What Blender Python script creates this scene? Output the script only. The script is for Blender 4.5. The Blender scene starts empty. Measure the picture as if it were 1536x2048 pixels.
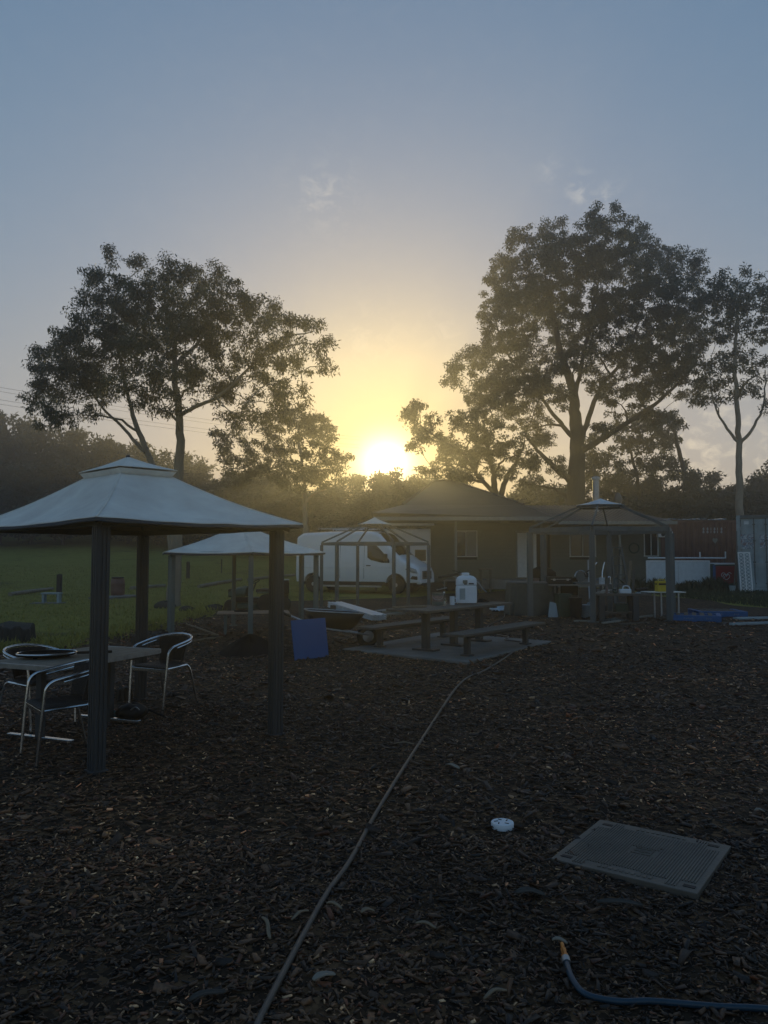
import bpy, bmesh, math, random
import numpy as np
from mathutils import Vector, Matrix

random.seed(7)
rng = np.random.default_rng(11)
sc = bpy.context.scene
col = sc.collection
R = math.radians

# ------------------------------------------------------------------ camera
F = 1540.0                      # focal length in pixels of the 1536 x 2048 photograph
EYE = 1.6
PITCH = math.atan(89 / F)
cam = bpy.data.cameras.new('camera')
cam.sensor_fit = 'VERTICAL'
cam.sensor_height = 36.0
cam.lens = F / 2048 * 36.0
cam.clip_start = 0.05
cam.clip_end = 4000
camo = bpy.data.objects.new('camera', cam)
col.objects.link(camo)
camo.location = (0, 0, EYE)
camo.rotation_euler = (math.pi / 2 + PITCH, 0, 0)
sc.camera = camo

# ------------------------------------------------------------------ sky, sun, exposure
SUN_EL, SUN_AZ = R(6.9), R(0.15)
SUN_DIR = Vector((math.sin(SUN_AZ) * math.cos(SUN_EL), math.cos(SUN_AZ) * math.cos(SUN_EL), math.sin(SUN_EL)))
SUN_STRENGTH = 0.64
SKY_STRENGTH = 0.125
GLARE_HAZE_DENSITY = 0.0040
GLARE_HAZE_G = 0.80


def dir_px(px, py):
    v = Vector(((px - 768) / F, 1.0, (1024 - py) / F))
    c, s = math.cos(PITCH), math.sin(PITCH)
    return Vector((v.x, v.y * c - v.z * s, v.y * s + v.z * c)).normalized()


world = bpy.data.worlds.new('World')
sc.world = world
world.use_nodes = True
wt = world.node_tree
wn, wl = wt.nodes, wt.links
bg = wn['Background']
sky = wn.new('ShaderNodeTexSky')
sky.sky_type = 'NISHITA'
sky.sun_disc = False
sky.sun_elevation = SUN_EL
sky.sun_rotation = SUN_AZ
sky.air_density = 1.0
sky.dust_density = 0.35
sky.ozone_density = 2.2
tc = wn.new('ShaderNodeTexCoord')


def wmath(op, a, b=None):
    n = wn.new('ShaderNodeMath')
    n.operation = op
    for i, v in enumerate((a, b)):
        if v is None:
            continue
        if isinstance(v, (int, float)):
            n.inputs[i].default_value = v
        else:
            wl.new(v, n.inputs[i])
    return n.outputs[0]


def wdot(vec):
    n = wn.new('ShaderNodeVectorMath')
    n.operation = 'DOT_PRODUCT'
    wl.new(tc.outputs['Generated'], n.inputs[0])
    n.inputs[1].default_value = vec
    return n.outputs['Value']


def lobe(vec, deg, power=1.0):
    # gaussian-like lobe of angular radius deg about the direction vec
    one_minus = wmath('SUBTRACT', 1.0, wdot(vec))
    k = 1.0 / (1 - math.cos(R(deg)))
    e = wmath('MULTIPLY', one_minus, -k)
    if power != 1.0:
        a = wmath('POWER', wmath('MULTIPLY', wmath('MAXIMUM', one_minus, 0.0), k), power)
        e = wmath('MULTIPLY', a, -1.0)
    return wmath('EXPONENT', e)


def wcol(fac, rgb):
    n = wn.new('ShaderNodeVectorMath')
    n.operation = 'SCALE'
    n.inputs[0].default_value = rgb
    wl.new(fac, n.inputs['Scale'])
    return n.outputs[0]


def wadd(a, b):
    n = wn.new('ShaderNodeVectorMath')
    n.operation = 'ADD'
    wl.new(a, n.inputs[0])
    wl.new(b, n.inputs[1])
    return n.outputs[0]


S = 1.0 / SKY_STRENGTH
desat = wn.new('ShaderNodeHueSaturation')
desat.inputs['Saturation'].default_value = 1.14
wl.new(sky.outputs[0], desat.inputs['Color'])
# soften the very bright sky round the sun, as the phone camera did: c / (1 + c / k)
sepc = wn.new('ShaderNodeSeparateXYZ')
wl.new(desat.outputs[0], sepc.inputs[0])
cmb = wn.new('ShaderNodeCombineXYZ')
KC = 0.30 * S
low = wmath('EXPONENT', wmath('MULTIPLY', wmath('MAXIMUM', wdot((0, 0, 1)), 0.0), -7.5))
warm = wmath('MINIMUM', wmath('ADD', lobe(SUN_DIR, 9.5), wmath('MULTIPLY', wmath('MULTIPLY', lobe(SUN_DIR, 34.0), low), 0.9)), 1.15)
for i_, (drop, tone) in enumerate(((0.10, 1.0), (0.32, 0.955), (0.56, 1.06))):
    cc = sepc.outputs[i_]
    v_ = wmath('DIVIDE', wmath('MULTIPLY', cc, 1.46 * tone), wmath('ADD', wmath('DIVIDE', cc, KC), 1.0))
    v_ = wmath('MULTIPLY', v_, wmath('SUBTRACT', 1.0, wmath('MULTIPLY', warm, drop)))
    wl.new(v_, cmb.inputs[i_])
tot = cmb.outputs[0]
GLOW_DIR = SUN_DIR
# the sun's own aureole: a small burnt-out core, a yellow ring, a wide warm glow
tot = wadd(tot, wcol(lobe(GLOW_DIR, 1.75), (2.4 * S, 1.9 * S, 1.1 * S)))
tot = wadd(tot, wcol(lobe(GLOW_DIR, 4.0), (0.06 * S, 0.04 * S, 0.0 * S)))
tot = wadd(tot, wcol(wmath('MULTIPLY', lobe(SUN_DIR, 32.0), low), (0.135 * S, 0.090 * S, 0.022 * S)))
# thin wisps of cloud
nz = wn.new('ShaderNodeTexNoise')
mp = wn.new('ShaderNodeMapping')
mp.inputs['Scale'].default_value = (9, 9, 13)
wl.new(tc.outputs['Generated'], mp.inputs['Vector'])
wl.new(mp.outputs[0], nz.inputs['Vector'])
nz.inputs['Scale'].default_value = 5.0
nz.inputs['Detail'].default_value = 8.0
nz.inputs['Roughness'].default_value = 0.65
nz.inputs['Distortion'].default_value = 0.7
rp = wn.new('ShaderNodeMapRange')
rp.inputs['From Min'].default_value = 0.48
rp.inputs['From Max'].default_value = 0.78
wl.new(nz.outputs['Fac'], rp.inputs['Value'])
msk = None
for (px, py, rad, amp) in ((652, 392, 1.8, .55), (1160, 378, .8, .9), (1215, 395, 1.0, .55), (740, 675, 2.2, .30), (1105, 345, .8, .35), (1440, 890, 6.5, .8), (880, 660, 1.4, .3), (500, 600, 22, .03), (1100, 250, 24, .02)):
    m = wmath('MULTIPLY', lobe(dir_px(px, py), rad), amp)
    msk = m if msk is None else wmath('ADD', msk, m)
tot = wadd(tot, wcol(wmath('MULTIPLY', msk, rp.outputs[0]), (0.36 * S, 0.29 * S, 0.17 * S)))
wl.new(tot, bg.inputs['Color'])
bg.inputs['Strength'].default_value = SKY_STRENGTH

sl = bpy.data.lights.new('sun', 'SUN')
sl.energy = SUN_STRENGTH
sl.angle = R(0.53)
sl.color = (1.0, 0.76, 0.29)
so = bpy.data.objects.new('sun', sl)
col.objects.link(so)
so.rotation_euler = SUN_DIR.to_track_quat('Z', 'Y').to_euler()
so.location = (0, 60, 30)

sc.view_settings.view_transform = 'Standard'
sc.view_settings.look = 'None'
sc.view_settings.exposure = 0.66
sc.view_settings.gamma = 1.0
sc.view_settings.use_curve_mapping = False
sc.cycles.max_bounces = 6
sc.cycles.diffuse_bounces = 3
sc.cycles.glossy_bounces = 3
sc.cycles.transmission_bounces = 4
sc.cycles.transparent_max_bounces = 6
sc.cycles.volume_bounces = 0
sc.cycles.use_denoising = True
sc.cycles.sample_clamp_indirect = 4.0


# ------------------------------------------------------------------ terrain height and picture rays
def sm(a, b, x):
    t = min(1.0, max(0.0, (x - a) / (b - a)))
    return t * t * (3 - 2 * t)


def gz(x, y):
    t = min(y, 150) - 36
    rise = 0.10 * (t + math.sqrt(t * t + 16)) / 2
    left = 0.22 + 0.78 * sm(10, -3, x)
    bumps = sm(36, 60, y) * 0.25 * math.sin(x * 0.11 + 1) * math.sin(y * 0.09)
    return left * rise * (1 - 0.4 * sm(85, 130, y)) + 0.27 * sm(22, 28, y) * sm(3.0, 7.0, x) + bumps - 0.012


def at(px, py, d):
    v = dir_px(px, py)
    return Vector((0, 0, EYE)) + v * (d / v.y)


def gp(px, py):
    v = dir_px(px, py)
    y = 1.5
    while y < 300:
        p = Vector((0, 0, EYE)) + v * (y / v.y)
        if p.z <= max(0.0, gz(p.x, p.y)):
            return p
        y += 0.02
    return p


# ------------------------------------------------------------------ materials
MATS = {}


def new_mat(name):
    m = bpy.data.materials.new(name)
    m.use_nodes = True
    MATS[name] = m
    return m, m.node_tree.nodes, m.node_tree.links, m.node_tree.nodes['Principled BSDF']


def mat(name, rgb, rough=0.6, metal=0.0, vary=0.3, scale=8.0, bump=0.0, bscale=None, stretch=(1, 1, 1), tint=None, spec=None, trans=0.0, coat=0.0):
    m, n, l, b = new_mat(name)
    t = n.new('ShaderNodeTexCoord')
    mpn = n.new('ShaderNodeMapping')
    mpn.inputs['Scale'].default_value = stretch
    l.new(t.outputs['Object'], mpn.inputs['Vector'])
    nn = n.new('ShaderNodeTexNoise')
    nn.inputs['Scale'].default_value = scale
    nn.inputs['Detail'].default_value = 6
    nn.inputs['Roughness'].default_value = 0.65
    l.new(mpn.outputs[0], nn.inputs['Vector'])
    r = n.new('ShaderNodeValToRGB')
    r.color_ramp.elements[0].position = 0.28
    r.color_ramp.elements[1].position = 0.74
    lo = tuple(c * (1 - vary) for c in rgb)
    hi = tuple(min(1, c * (1 + vary)) for c in (tint or rgb))
    r.color_ramp.elements[0].color = (*lo, 1)
    r.color_ramp.elements[1].color = (*hi, 1)
    l.new(nn.outputs['Fac'], r.inputs['Fac'])
    l.new(r.outputs['Color'], b.inputs['Base Color'])
    b.inputs['Roughness'].default_value = rough
    b.inputs['Metallic'].default_value = metal
    if spec is not None:
        b.inputs['Specular IOR Level'].default_value = spec
    if coat:
        b.inputs['Coat Weight'].default_value = coat
    if bump:
        n2 = n.new('ShaderNodeTexNoise')
        n2.inputs['Scale'].default_value = bscale or scale * 3
        n2.inputs['Detail'].default_value = 5
        l.new(mpn.outputs[0], n2.inputs['Vector'])
        bp = n.new('ShaderNodeBump')
        bp.inputs['Strength'].default_value = bump
        bp.inputs['Distance'].default_value = 0.02
        l.new(n2.outputs['Fac'], bp.inputs['Height'])
        l.new(bp.outputs[0], b.inputs['Normal'])
    if trans:
        out = n['Material Output']
        tr = n.new('ShaderNodeBsdfTranslucent')
        l.new(r.outputs['Color'], tr.inputs['Color'])
        mx = n.new('ShaderNodeMixShader')
        mx.inputs[0].default_value = trans
        l.new(b.outputs[0], mx.inputs[1])
        l.new(tr.outputs[0], mx.inputs[2])
        l.new(mx.outputs[0], out.inputs['Surface'])
    return m


def glass_mat(name, rgb=(0.9, 0.95, 0.95), rough=0.02):
    m, n, l, b = new_mat(name)
    b.inputs['Base Color'].default_value = (*rgb, 1)
    b.inputs['Roughness'].default_value = rough
    b.inputs['Transmission Weight'].default_value = 1.0
    b.inputs['IOR'].default_value = 1.45
    return m


def chip_mat():
    m, n, l, b = new_mat('mulch_chip')
    a = n.new('ShaderNodeAttribute')
    a.attribute_name = 'Col'
    t = n.new('ShaderNodeTexCoord')
    nn = n.new('ShaderNodeTexNoise')
    nn.inputs['Scale'].default_value = 60
    nn.inputs['Detail'].default_value = 4
    l.new(t.outputs['Object'], nn.inputs['Vector'])
    mx = n.new('ShaderNodeMix')
    mx.data_type = 'RGBA'
    mx.blend_type = 'MULTIPLY'
    mx.inputs[0].default_value = 0.7
    l.new(a.outputs['Color'], mx.inputs[6])
    rr = n.new('ShaderNodeValToRGB')
    rr.color_ramp.elements[0].position = 0.3
    rr.color_ramp.elements[0].color = (.35, .35, .35, 1)
    rr.color_ramp.elements[1].position = 0.7
    rr.color_ramp.elements[1].color = (1.3, 1.3, 1.3, 1)
    l.new(nn.outputs['Fac'], rr.inputs['Fac'])
    l.new(rr.outputs['Color'], mx.inputs[7])
    l.new(mx.outputs[2], b.inputs['Base Color'])
    b.inputs['Roughness'].default_value = 0.56
    b.inputs['Specular IOR Level'].default_value = 0.55
    bp = n.new('ShaderNodeBump')
    bp.inputs['Strength'].default_value = 0.6
    bp.inputs['Distance'].default_value = 0.004
    l.new(nn.outputs['Fac'], bp.inputs['Height'])
    l.new(bp.outputs[0], b.inputs['Normal'])
    return m


def ground_mat():
    # mown grass with worn dirt patches
    m, n, l, b = new_mat('grass_ground')
    t = n.new('ShaderNodeTexCoord')

    def noise(s, d=6, rgh=.6):
        k = n.new('ShaderNodeTexNoise')
        k.inputs['Scale'].default_value = s
        k.inputs['Detail'].default_value = d
        k.inputs['Roughness'].default_value = rgh
        l.new(t.outputs['Object'], k.inputs['Vector'])
        return k.outputs['Fac']

    def ramp(f, stops):
        r = n.new('ShaderNodeValToRGB')
        e = r.color_ramp.elements
        while len(e) < len(stops):
            e.new(0.5)
        for el, (p, c) in zip(e, stops):
            el.position = p
            el.color = (*c, 1)
        l.new(f, r.inputs['Fac'])
        return r.outputs['Color']
    g = ramp(noise(1.3, 8, .7), [(.25, (.19, .18, .036)), (.5, (.285, .265, .058)), (.75, (.33, .29, .085))])
    fine = ramp(noise(14, 6, .7), [(.3, (.55, .55, .5)), (.7, (1.25, 1.2, 1.1))])
    dirt = ramp(noise(3, 8, .7), [(.3, (.030, .024, .016)), (.7, (.085, .066, .044))])
    mk = ramp(noise(.23, 6, .7), [(.56, (0, 0, 0)), (.70, (.8, .8, .8))])
    m1 = n.new('ShaderNodeMix')
    m1.data_type = 'RGBA'
    l.new(mk, m1.inputs[0])
    l.new(g, m1.inputs[6])
    l.new(dirt, m1.inputs[7])
    m2 = n.new('ShaderNodeMix')
    m2.data_type = 'RGBA'
    m2.blend_type = 'MULTIPLY'
    m2.inputs[0].default_value = 1
    l.new(m1.outputs[2], m2.inputs[6])
    l.new(fine, m2.inputs[7])
    l.new(m2.outputs[2], b.inputs['Base Color'])
    b.inputs['Roughness'].default_value = .9
    b.inputs['Specular IOR Level'].default_value = .15
    bp = n.new('ShaderNodeBump')
    bp.inputs['Strength'].default_value = .9
    bp.inputs['Distance'].default_value = .06
    l.new(noise(9, 8, .75), bp.inputs['Height'])
    l.new(bp.outputs[0], b.inputs['Normal'])
    return m


def mulch_mat():
    m, n, l, b = new_mat('mulch_bed')
    t = n.new('ShaderNodeTexCoord')
    v = n.new('ShaderNodeTexVoronoi')
    v.inputs['Scale'].default_value = 26
    wv = n.new('ShaderNodeTexNoise')
    wv.inputs['Scale'].default_value = 30
    wv.inputs['Detail'].default_value = 3
    l.new(t.outputs['Object'], wv.inputs['Vector'])
    mxv = n.new('ShaderNodeMix')
    mxv.data_type = 'RGBA'
    mxv.inputs[0].default_value = .06
    l.new(t.outputs['Object'], mxv.inputs[6])
    l.new(wv.outputs['Color'], mxv.inputs[7])
    l.new(mxv.outputs[2], v.inputs['Vector'])
    r = n.new('ShaderNodeValToRGB')
    e = r.color_ramp.elements
    e[0].position, e[0].color = 0.0, (.010, .007, .005, 1)
    e[1].position, e[1].color = 1.0, (.19, .105, .052, 1)
    x = e.new(.6)
    x.color = (.060, .034, .018, 1)
    sep = n.new('ShaderNodeSeparateColor')
    l.new(v.outputs['Color'], sep.inputs[0])
    l.new(sep.outputs[0], r.inputs['Fac'])
    big = n.new('ShaderNodeTexNoise')
    big.inputs['Scale'].default_value = .6
    big.inputs['Detail'].default_value = 5
    l.new(t.outputs['Object'], big.inputs['Vector'])
    r2 = n.new('ShaderNodeValToRGB')
    r2.color_ramp.elements[0].position, r2.color_ramp.elements[0].color = .3, (.6, .6, .6, 1)
    r2.color_ramp.elements[1].position, r2.color_ramp.elements[1].color = .7, (1.25, 1.2, 1.15, 1)
    l.new(big.outputs['Fac'], r2.inputs['Fac'])
    mm = n.new('ShaderNodeMix')
    mm.data_type = 'RGBA'
    mm.blend_type = 'MULTIPLY'
    mm.inputs[0].default_value = 1
    l.new(r.outputs['Color'], mm.inputs[6])
    l.new(r2.outputs['Color'], mm.inputs[7])
    l.new(mm.outputs[2], b.inputs['Base Color'])
    b.inputs['Roughness'].default_value = .9
    b.inputs['Specular IOR Level'].default_value = .2
    bp = n.new('ShaderNodeBump')
    bp.inputs['Strength'].default_value = 1.0
    bp.inputs['Distance'].default_value = .03
    l.new(sep.outputs[1], bp.inputs['Height'])
    l.new(bp.outputs[0], b.inputs['Normal'])
    return m


def decal_mat(name, cols, scale):
    m, n, l, b = new_mat(name)
    t = n.new('ShaderNodeTexCoord')
    k = n.new('ShaderNodeTexNoise')
    k.inputs['Scale'].default_value = scale
    k.inputs['Detail'].default_value = 3
    k.inputs['Distortion'].default_value = 1.2
    l.new(t.outputs['Object'], k.inputs['Vector'])
    r = n.new('ShaderNodeValToRGB')
    r.color_ramp.interpolation = 'CONSTANT'
    e = r.color_ramp.elements
    while len(e) < len(cols):
        e.new(.5)
    for i, (el, c) in enumerate(zip(e, cols)):
        el.position = .30 + .40 * i / len(cols)
        el.color = (*c, 1)
    l.new(k.outputs['Fac'], r.inputs['Fac'])
    l.new(r.outputs['Color'], b.inputs['Base Color'])
    b.inputs['Roughness'].default_value = .6
    return m


M = {
    'canvas': mat('grey_canvas', (.90, .81, .72), .85, vary=.17, scale=2.2, bump=.35, bscale=7, trans=.10),
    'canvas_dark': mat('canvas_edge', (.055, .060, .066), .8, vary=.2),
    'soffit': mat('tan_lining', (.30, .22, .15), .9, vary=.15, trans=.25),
    'post': mat('charcoal_post', (.046, .048, .050), .55, vary=.25, scale=5, stretch=(1, 1, .2), bump=.15),
    'post_grey': mat('weathered_grey_post', (.10, .115, .115), .6, vary=.25, scale=5, stretch=(1, 1, .2), bump=.15),
    'post_green': mat('grey_green_post', (.13, .155, .145), .6, vary=.25, scale=5, stretch=(1, 1, .2)),
    'metal': mat('brushed_aluminium', (.72, .73, .74), .22, metal=1, vary=.1, scale=20),
    'steel': mat('dull_steel', (.42, .43, .44), .45, metal=1, vary=.2, scale=15),
    'wicker': mat('dark_wicker', (.028, .020, .016), .55, vary=.5, scale=60, bump=.8, bscale=90),
    'board': mat('weathered_table_board', (.32, .275, .22), .7, vary=.35, scale=6, stretch=(1, 9, 1), bump=.3),
    'plank': mat('old_timber_plank', (.105, .088, .070), .75, vary=.35, scale=5, stretch=(9, 1, 9), bump=.4),
    'timber': mat('raw_timber', (.22, .16, .10), .7, vary=.3, scale=5, stretch=(1, 6, 1), bump=.2),
    'conc': mat('worn_concrete', (.20, .185, .165), .85, vary=.3, scale=2.5, bump=.35, bscale=30),
    'white': mat('white_paint', (.78, .79, .80), .35, vary=.06, scale=2, coat=.3),
    'vanwhite': mat('van_white_paint', (.82, .84, .86), .25, vary=.05, scale=1.2, coat=.6),
    'plastic_w': mat('white_plastic', (.72, .76, .80), .45, vary=.08, scale=5),
    'black': mat('black_plastic', (.011, .011, .012), .5, vary=.3, spec=.25),
    'rubber': mat('tyre_rubber', (.014, .014, .014), .8, vary=.3, scale=12),
    'glassdk': mat('dark_glass', (.010, .013, .013), .06, vary=.2, scale=1, spec=.6),
    'bluebrd': mat('blue_board', (.006, .085, .26), .5, vary=.12, scale=2, bump=.05),
    'bluepnt': mat('blue_pallet_paint', (.008, .10, .28), .55, vary=.3, scale=6, bump=.2),
    'bluehose': mat('blue_hose', (.014, .042, .068), .38, vary=.2, scale=30),
    'hose': mat('dull_grey_hose', (.080, .068, .056), .45, vary=.25, scale=20),
    'brass': mat('orange_brass', (.55, .23, .05), .3, metal=.7, vary=.2, scale=40),
    'lid': mat('grey_pit_lid', (.125, .104, .082), .55, vary=.25, scale=6, bump=.15, bscale=50),
    'olive': mat('olive_cladding', (.155, .155, .115), .7, vary=.12, scale=2, bump=.1),
    'roofdk': mat('dark_roof_sheet', (.050, .050, .048), .55, vary=.25, scale=1.5),
    'roofgrey': mat('grey_roof_sheet', (.085, .085, .085), .5, vary=.25, scale=1.5),
    'fascia': mat('pale_fascia', (.25, .25, .22), .6, vary=.2),
    'cream': mat('cream_door', (.72, .71, .66), .5, vary=.1),
    'rust': mat('rust_red_steel', (.15, .048, .034), .65, vary=.4, scale=2.5, bump=.1, tint=(.14, .06, .045)),
    'cont': mat('blue_grey_steel', (.30, .37, .40), .55, vary=.25, scale=2.5, bump=.08),
    'yellow': mat('yellow_plastic', (.62, .44, .02), .45, vary=.12),
    'red': mat('red_sign', (.30, .016, .020), .5, vary=.15),
    'terra': mat('brown_barrel', (.17, .085, .06), .5, vary=.25, scale=4),
    'green': mat('dark_green_paint', (.018, .055, .038), .5, vary=.25),
    'tarp': mat('grey_green_tarp', (.060, .072, .064), .6, vary=.3, scale=4, bump=.3),
    'tarpdk': mat('dark_tarp', (.012, .012, .013), .8, vary=.4, scale=5, bump=.4, spec=.08),
    'sheetw': mat('white_plastic_sheet', (.60, .66, .70), .35, vary=.12, scale=6, bump=.3),
    'teal': mat('teal_rope', (.02, .10, .12), .6, vary=.3),
    'wire': mat('wire', (.03, .03, .03), .5),
    'bark_pale': mat('pale_gum_bark', (.26, .22, .17), .8, vary=.35, scale=2.5, stretch=(1, 1, .35), bump=.4),
    'bark_dark': mat('dark_gum_bark', (.055, .047, .038), .9, vary=.4, scale=3, stretch=(1, 1, .3), bump=.6),
    'leaf': mat('gum_leaf', (.056, .074, .042), .5, vary=.4, scale=1.2, trans=.36, tint=(.075, .088, .048)),
    'leaf_dk': mat('dark_leaf', (.026, .040, .016), .6, vary=.4, scale=.8, trans=.22),
    'grass': mat('grass_blade', (.25, .24, .048), .7, vary=.5, scale=3, trans=.25, tint=(.30, .275, .068)),
    'weed': mat('weed_leaf', (.045, .060, .026), .7, vary=.4, scale=5, trans=.2),
    'clear': glass_mat('clear_plastic'),
    'label_red': mat('faded_tin_label', (.20, .13, .11), .5, vary=.5, scale=14),
    'graffiti': decal_mat('faded_graffiti', [(.30, .37, .40), (.55, .60, .62), (.14, .20, .30), (.30, .37, .40), (.22, .16, .18), (.50, .56, .60), (.12, .20, .34)], 5.5),
    'ply': mat('pinkish_board', (.40, .29, .22), .7, vary=.2, scale=3),
    'endgrain': mat('stump_wood', (.050, .041, .032), .85, vary=.4, scale=4, stretch=(6, 6, 1), bump=.6),
}
M['chip'] = chip_mat()
M['ground'] = ground_mat()
M['mulch'] = mulch_mat()


# ------------------------------------------------------------------ mesh building
def mesh_np(name, v, f):
    # v (n,3) floats, f (m,k) equal-sized faces
    me = bpy.data.meshes.new(name)
    v = np.asarray(v, dtype=np.float32)
    f = np.asarray(f, dtype=np.int32)
    me.vertices.add(len(v))
    me.vertices.foreach_set('co', v.ravel())
    k = f.shape[1]
    me.loops.add(f.size)
    me.loops.foreach_set('vertex_index', f.ravel())
    me.polygons.add(len(f))
    me.polygons.foreach_set('loop_start', np.arange(0, f.size, k, dtype=np.int32))
    me.update(calc_edges=True)
    me.validate()
    return me


class MB:
    def __init__(s):
        s.v, s.f = [], []

    def add(s, v, f):
        o = len(s.v)
        s.v += [tuple(p) for p in v]
        s.f += [tuple(i + o for i in q) for q in f]
        return s

    def box(s, c, size, rot=None):
        hx, hy, hz = size[0] / 2, size[1] / 2, size[2] / 2
        vs = [Vector((x, y, z)) for z in (-hz, hz) for y in (-hy, hy) for x in (-hx, hx)]
        if rot is not None:
            vs = [rot @ p for p in vs]
        c = Vector(c)
        return s.add([p + c for p in vs], [(0, 2, 3, 1), (4, 5, 7, 6), (0, 1, 5, 4), (2, 6, 7, 3), (0, 4, 6, 2), (1, 3, 7, 5)])

    def bar(s, a, b, w, h=None, up=(0, 0, 1)):
        h = h or w
        a, b = Vector(a), Vector(b)
        d = (b - a)
        L = d.length
        d.normalize()
        u = Vector(up)
        if abs(d.dot(u)) > .97:
            u = Vector((1, 0, 0))
        x = d.cross(u).normalized()
        z = x.cross(d).normalized()
        m = Matrix((x, d, z)).transposed()
        return s.box((a + b) / 2, (w, L, h), m)

    def tube(s, pts, r, n=8, cap=True):
        pts = [Vector(p) for p in pts]
        k = len(pts)
        rr = r if isinstance(r, (list, tuple)) else [r] * k
        o = len(s.v)
        t0 = (pts[1] - pts[0]).normalized()
        u = t0.orthogonal().normalized()
        for i, p in enumerate(pts):
            t = (pts[min(i + 1, k - 1)] - pts[max(i - 1, 0)])
            if t.length < 1e-7:
                t = t0
            t.normalize()
            u = (u - t * u.dot(t))
            if u.length < 1e-5:
                u = t.orthogonal()
            u.normalize()
            w = t.cross(u)
            for j in range(n):
                a = 2 * math.pi * j / n
                s.v.append(tuple(p + (u * math.cos(a) + w * math.sin(a)) * rr[i]))
        for i in range(k - 1):
            for j in range(n):
                a, b = o + i * n + j, o + i * n + (j + 1) % n
                s.f.append((a, b, b + n, a + n))
        if cap:
            s.f.append(tuple(o + j for j in range(n - 1, -1, -1)))
            s.f.append(tuple(o + (k - 1) * n + j for j in range(n)))
        return s

    def lathe(s, prof, c=(0, 0, 0), n=20, axis='z'):
        o = len(s.v)
        c = Vector(c)
        for (r, z) in prof:
            for j in range(n):
                a = 2 * math.pi * j / n
                x, y = r * math.cos(a), r * math.sin(a)
                p = {'z': (x, y, z), 'y': (x, z, -y), 'x': (z, x, y)}[axis]
                s.v.append(tuple(c + Vector(p)))
        for i in range(len(prof) - 1):
            for j in range(n):
                a, b = o + i * n + j, o + i * n + (j + 1) % n
                s.f.append((a, b, b + n, a + n))
        s.f.append(tuple(o + j for j in range(n - 1, -1, -1)))
        s.f.append(tuple(o + (len(prof) - 1) * n + j for j in range(n)))
        return s

    def grid(s, fn, nu, nv):
        o = len(s.v)
        for i in range(nu + 1):
            for j in range(nv + 1):
                s.v.append(tuple(fn(i / nu, j / nv)))
        for i in range(nu):
            for j in range(nv):
                a = o + i * (nv + 1) + j
                s.f.append((a, a + nv + 1, a + nv + 2, a + 1))
        return s

    def prism(s, poly, thick, m=None):
        # polygon in local xy, extruded along local z by thick, placed by matrix m
        n = len(poly)
        vs = [Vector((x, y, 0)) for x, y in poly] + [Vector((x, y, thick)) for x, y in poly]
        if m is not None:
            vs = [m @ p for p in vs]
        fs = [tuple(range(n - 1, -1, -1)), tuple(range(n, 2 * n))]
        fs += [(i, (i + 1) % n, (i + 1) % n + n, i + n) for i in range(n)]
        return s.add(vs, fs)

    def mesh(s, name):
        me = bpy.data.meshes.new(name)
        me.from_pydata(s.v, [], s.f)
        me.update()
        return me

    def build(s, name, material, parent=None, smooth=False, bevel=0.0, solid=0.0):
        o = obj(name, s.mesh(name), material, parent)
        if smooth:
            o.data.polygons.foreach_set('use_smooth', [True] * len(o.data.polygons))
            o.data.set_sharp_from_angle(angle=R(42))
        if solid:
            md = o.modifiers.new('solid', 'SOLIDIFY')
            md.thickness = solid
            md.offset = 0
        if bevel:
            md = o.modifiers.new('bevel', 'BEVEL')
            md.width = bevel
            md.segments = 2
            md.limit_method = 'ANGLE'
        return o


def obj(name, me, material=None, parent=None):
    o = bpy.data.objects.new(name, me)
    col.objects.link(o)
    if material is not None:
        me.materials.clear()
        me.materials.append(MATS[material] if material in MATS else M[material])
    if parent is not None:
        o.parent = parent
    return o


def tag(o, label, cat, group=None, kind=None):
    o['label'] = label
    o['category'] = cat
    if group:
        o['group'] = group
    if kind:
        o['kind'] = kind
    return o


def T(name, label, cat, loc=(0, 0, 0), rz=0.0, group=None):
    o = bpy.data.objects.new(name, None)
    o.empty_display_size = .2
    col.objects.link(o)
    o.location = loc
    o.rotation_euler = (0, 0, rz)
    return tag(o, label, cat, group)


def copy_thing(root, loc, rz, label, group=None, scale=None):
    def rec(o, parent):
        c = o.copy()
        col.objects.link(c)
        c.parent = parent
        for ch in o.children:
            rec(ch, c)
        return c
    c = rec(root, None)
    c.location = loc
    c.rotation_euler = (0, 0, rz)
    if scale:
        c.scale = scale
    c['label'] = label
    if group:
        c['group'] = group
    return c


def structure(o):
    o['kind'] = 'structure'
    return o


def stuff(o, label=None, cat=None):
    o['kind'] = 'stuff'
    if label:
        o['label'] = label
        o['category'] = cat
    return o


def smooth_path(pts, n=8):
    # Catmull-Rom through pts
    P = [Vector(p) for p in pts]
    P = [P[0] * 2 - P[1]] + P + [P[-1] * 2 - P[-2]]
    out = []
    for i in range(1, len(P) - 2):
        for k in range(n):
            t = k / n
            a, b, c, d = P[i - 1], P[i], P[i + 1], P[i + 2]
            out.append(.5 * ((2 * b) + (c - a) * t + (2 * a - 5 * b + 4 * c - d) * t * t + (3 * b - a - 3 * c + d) * t ** 3))
    out.append(P[-2])
    return out


# ------------------------------------------------------------------ ground
def axis(fine0, fine1, step, lo, hi):
    a = list(np.arange(fine0, fine1 + 1e-6, step))
    s, x = step, fine1
    while x < hi:
        s *= 1.25
        x += s
        a.append(min(x, hi))
    s, x = step, fine0
    while x > lo:
        s *= 1.25
        x -= s
        a.insert(0, max(x, lo))
    return a


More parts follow.
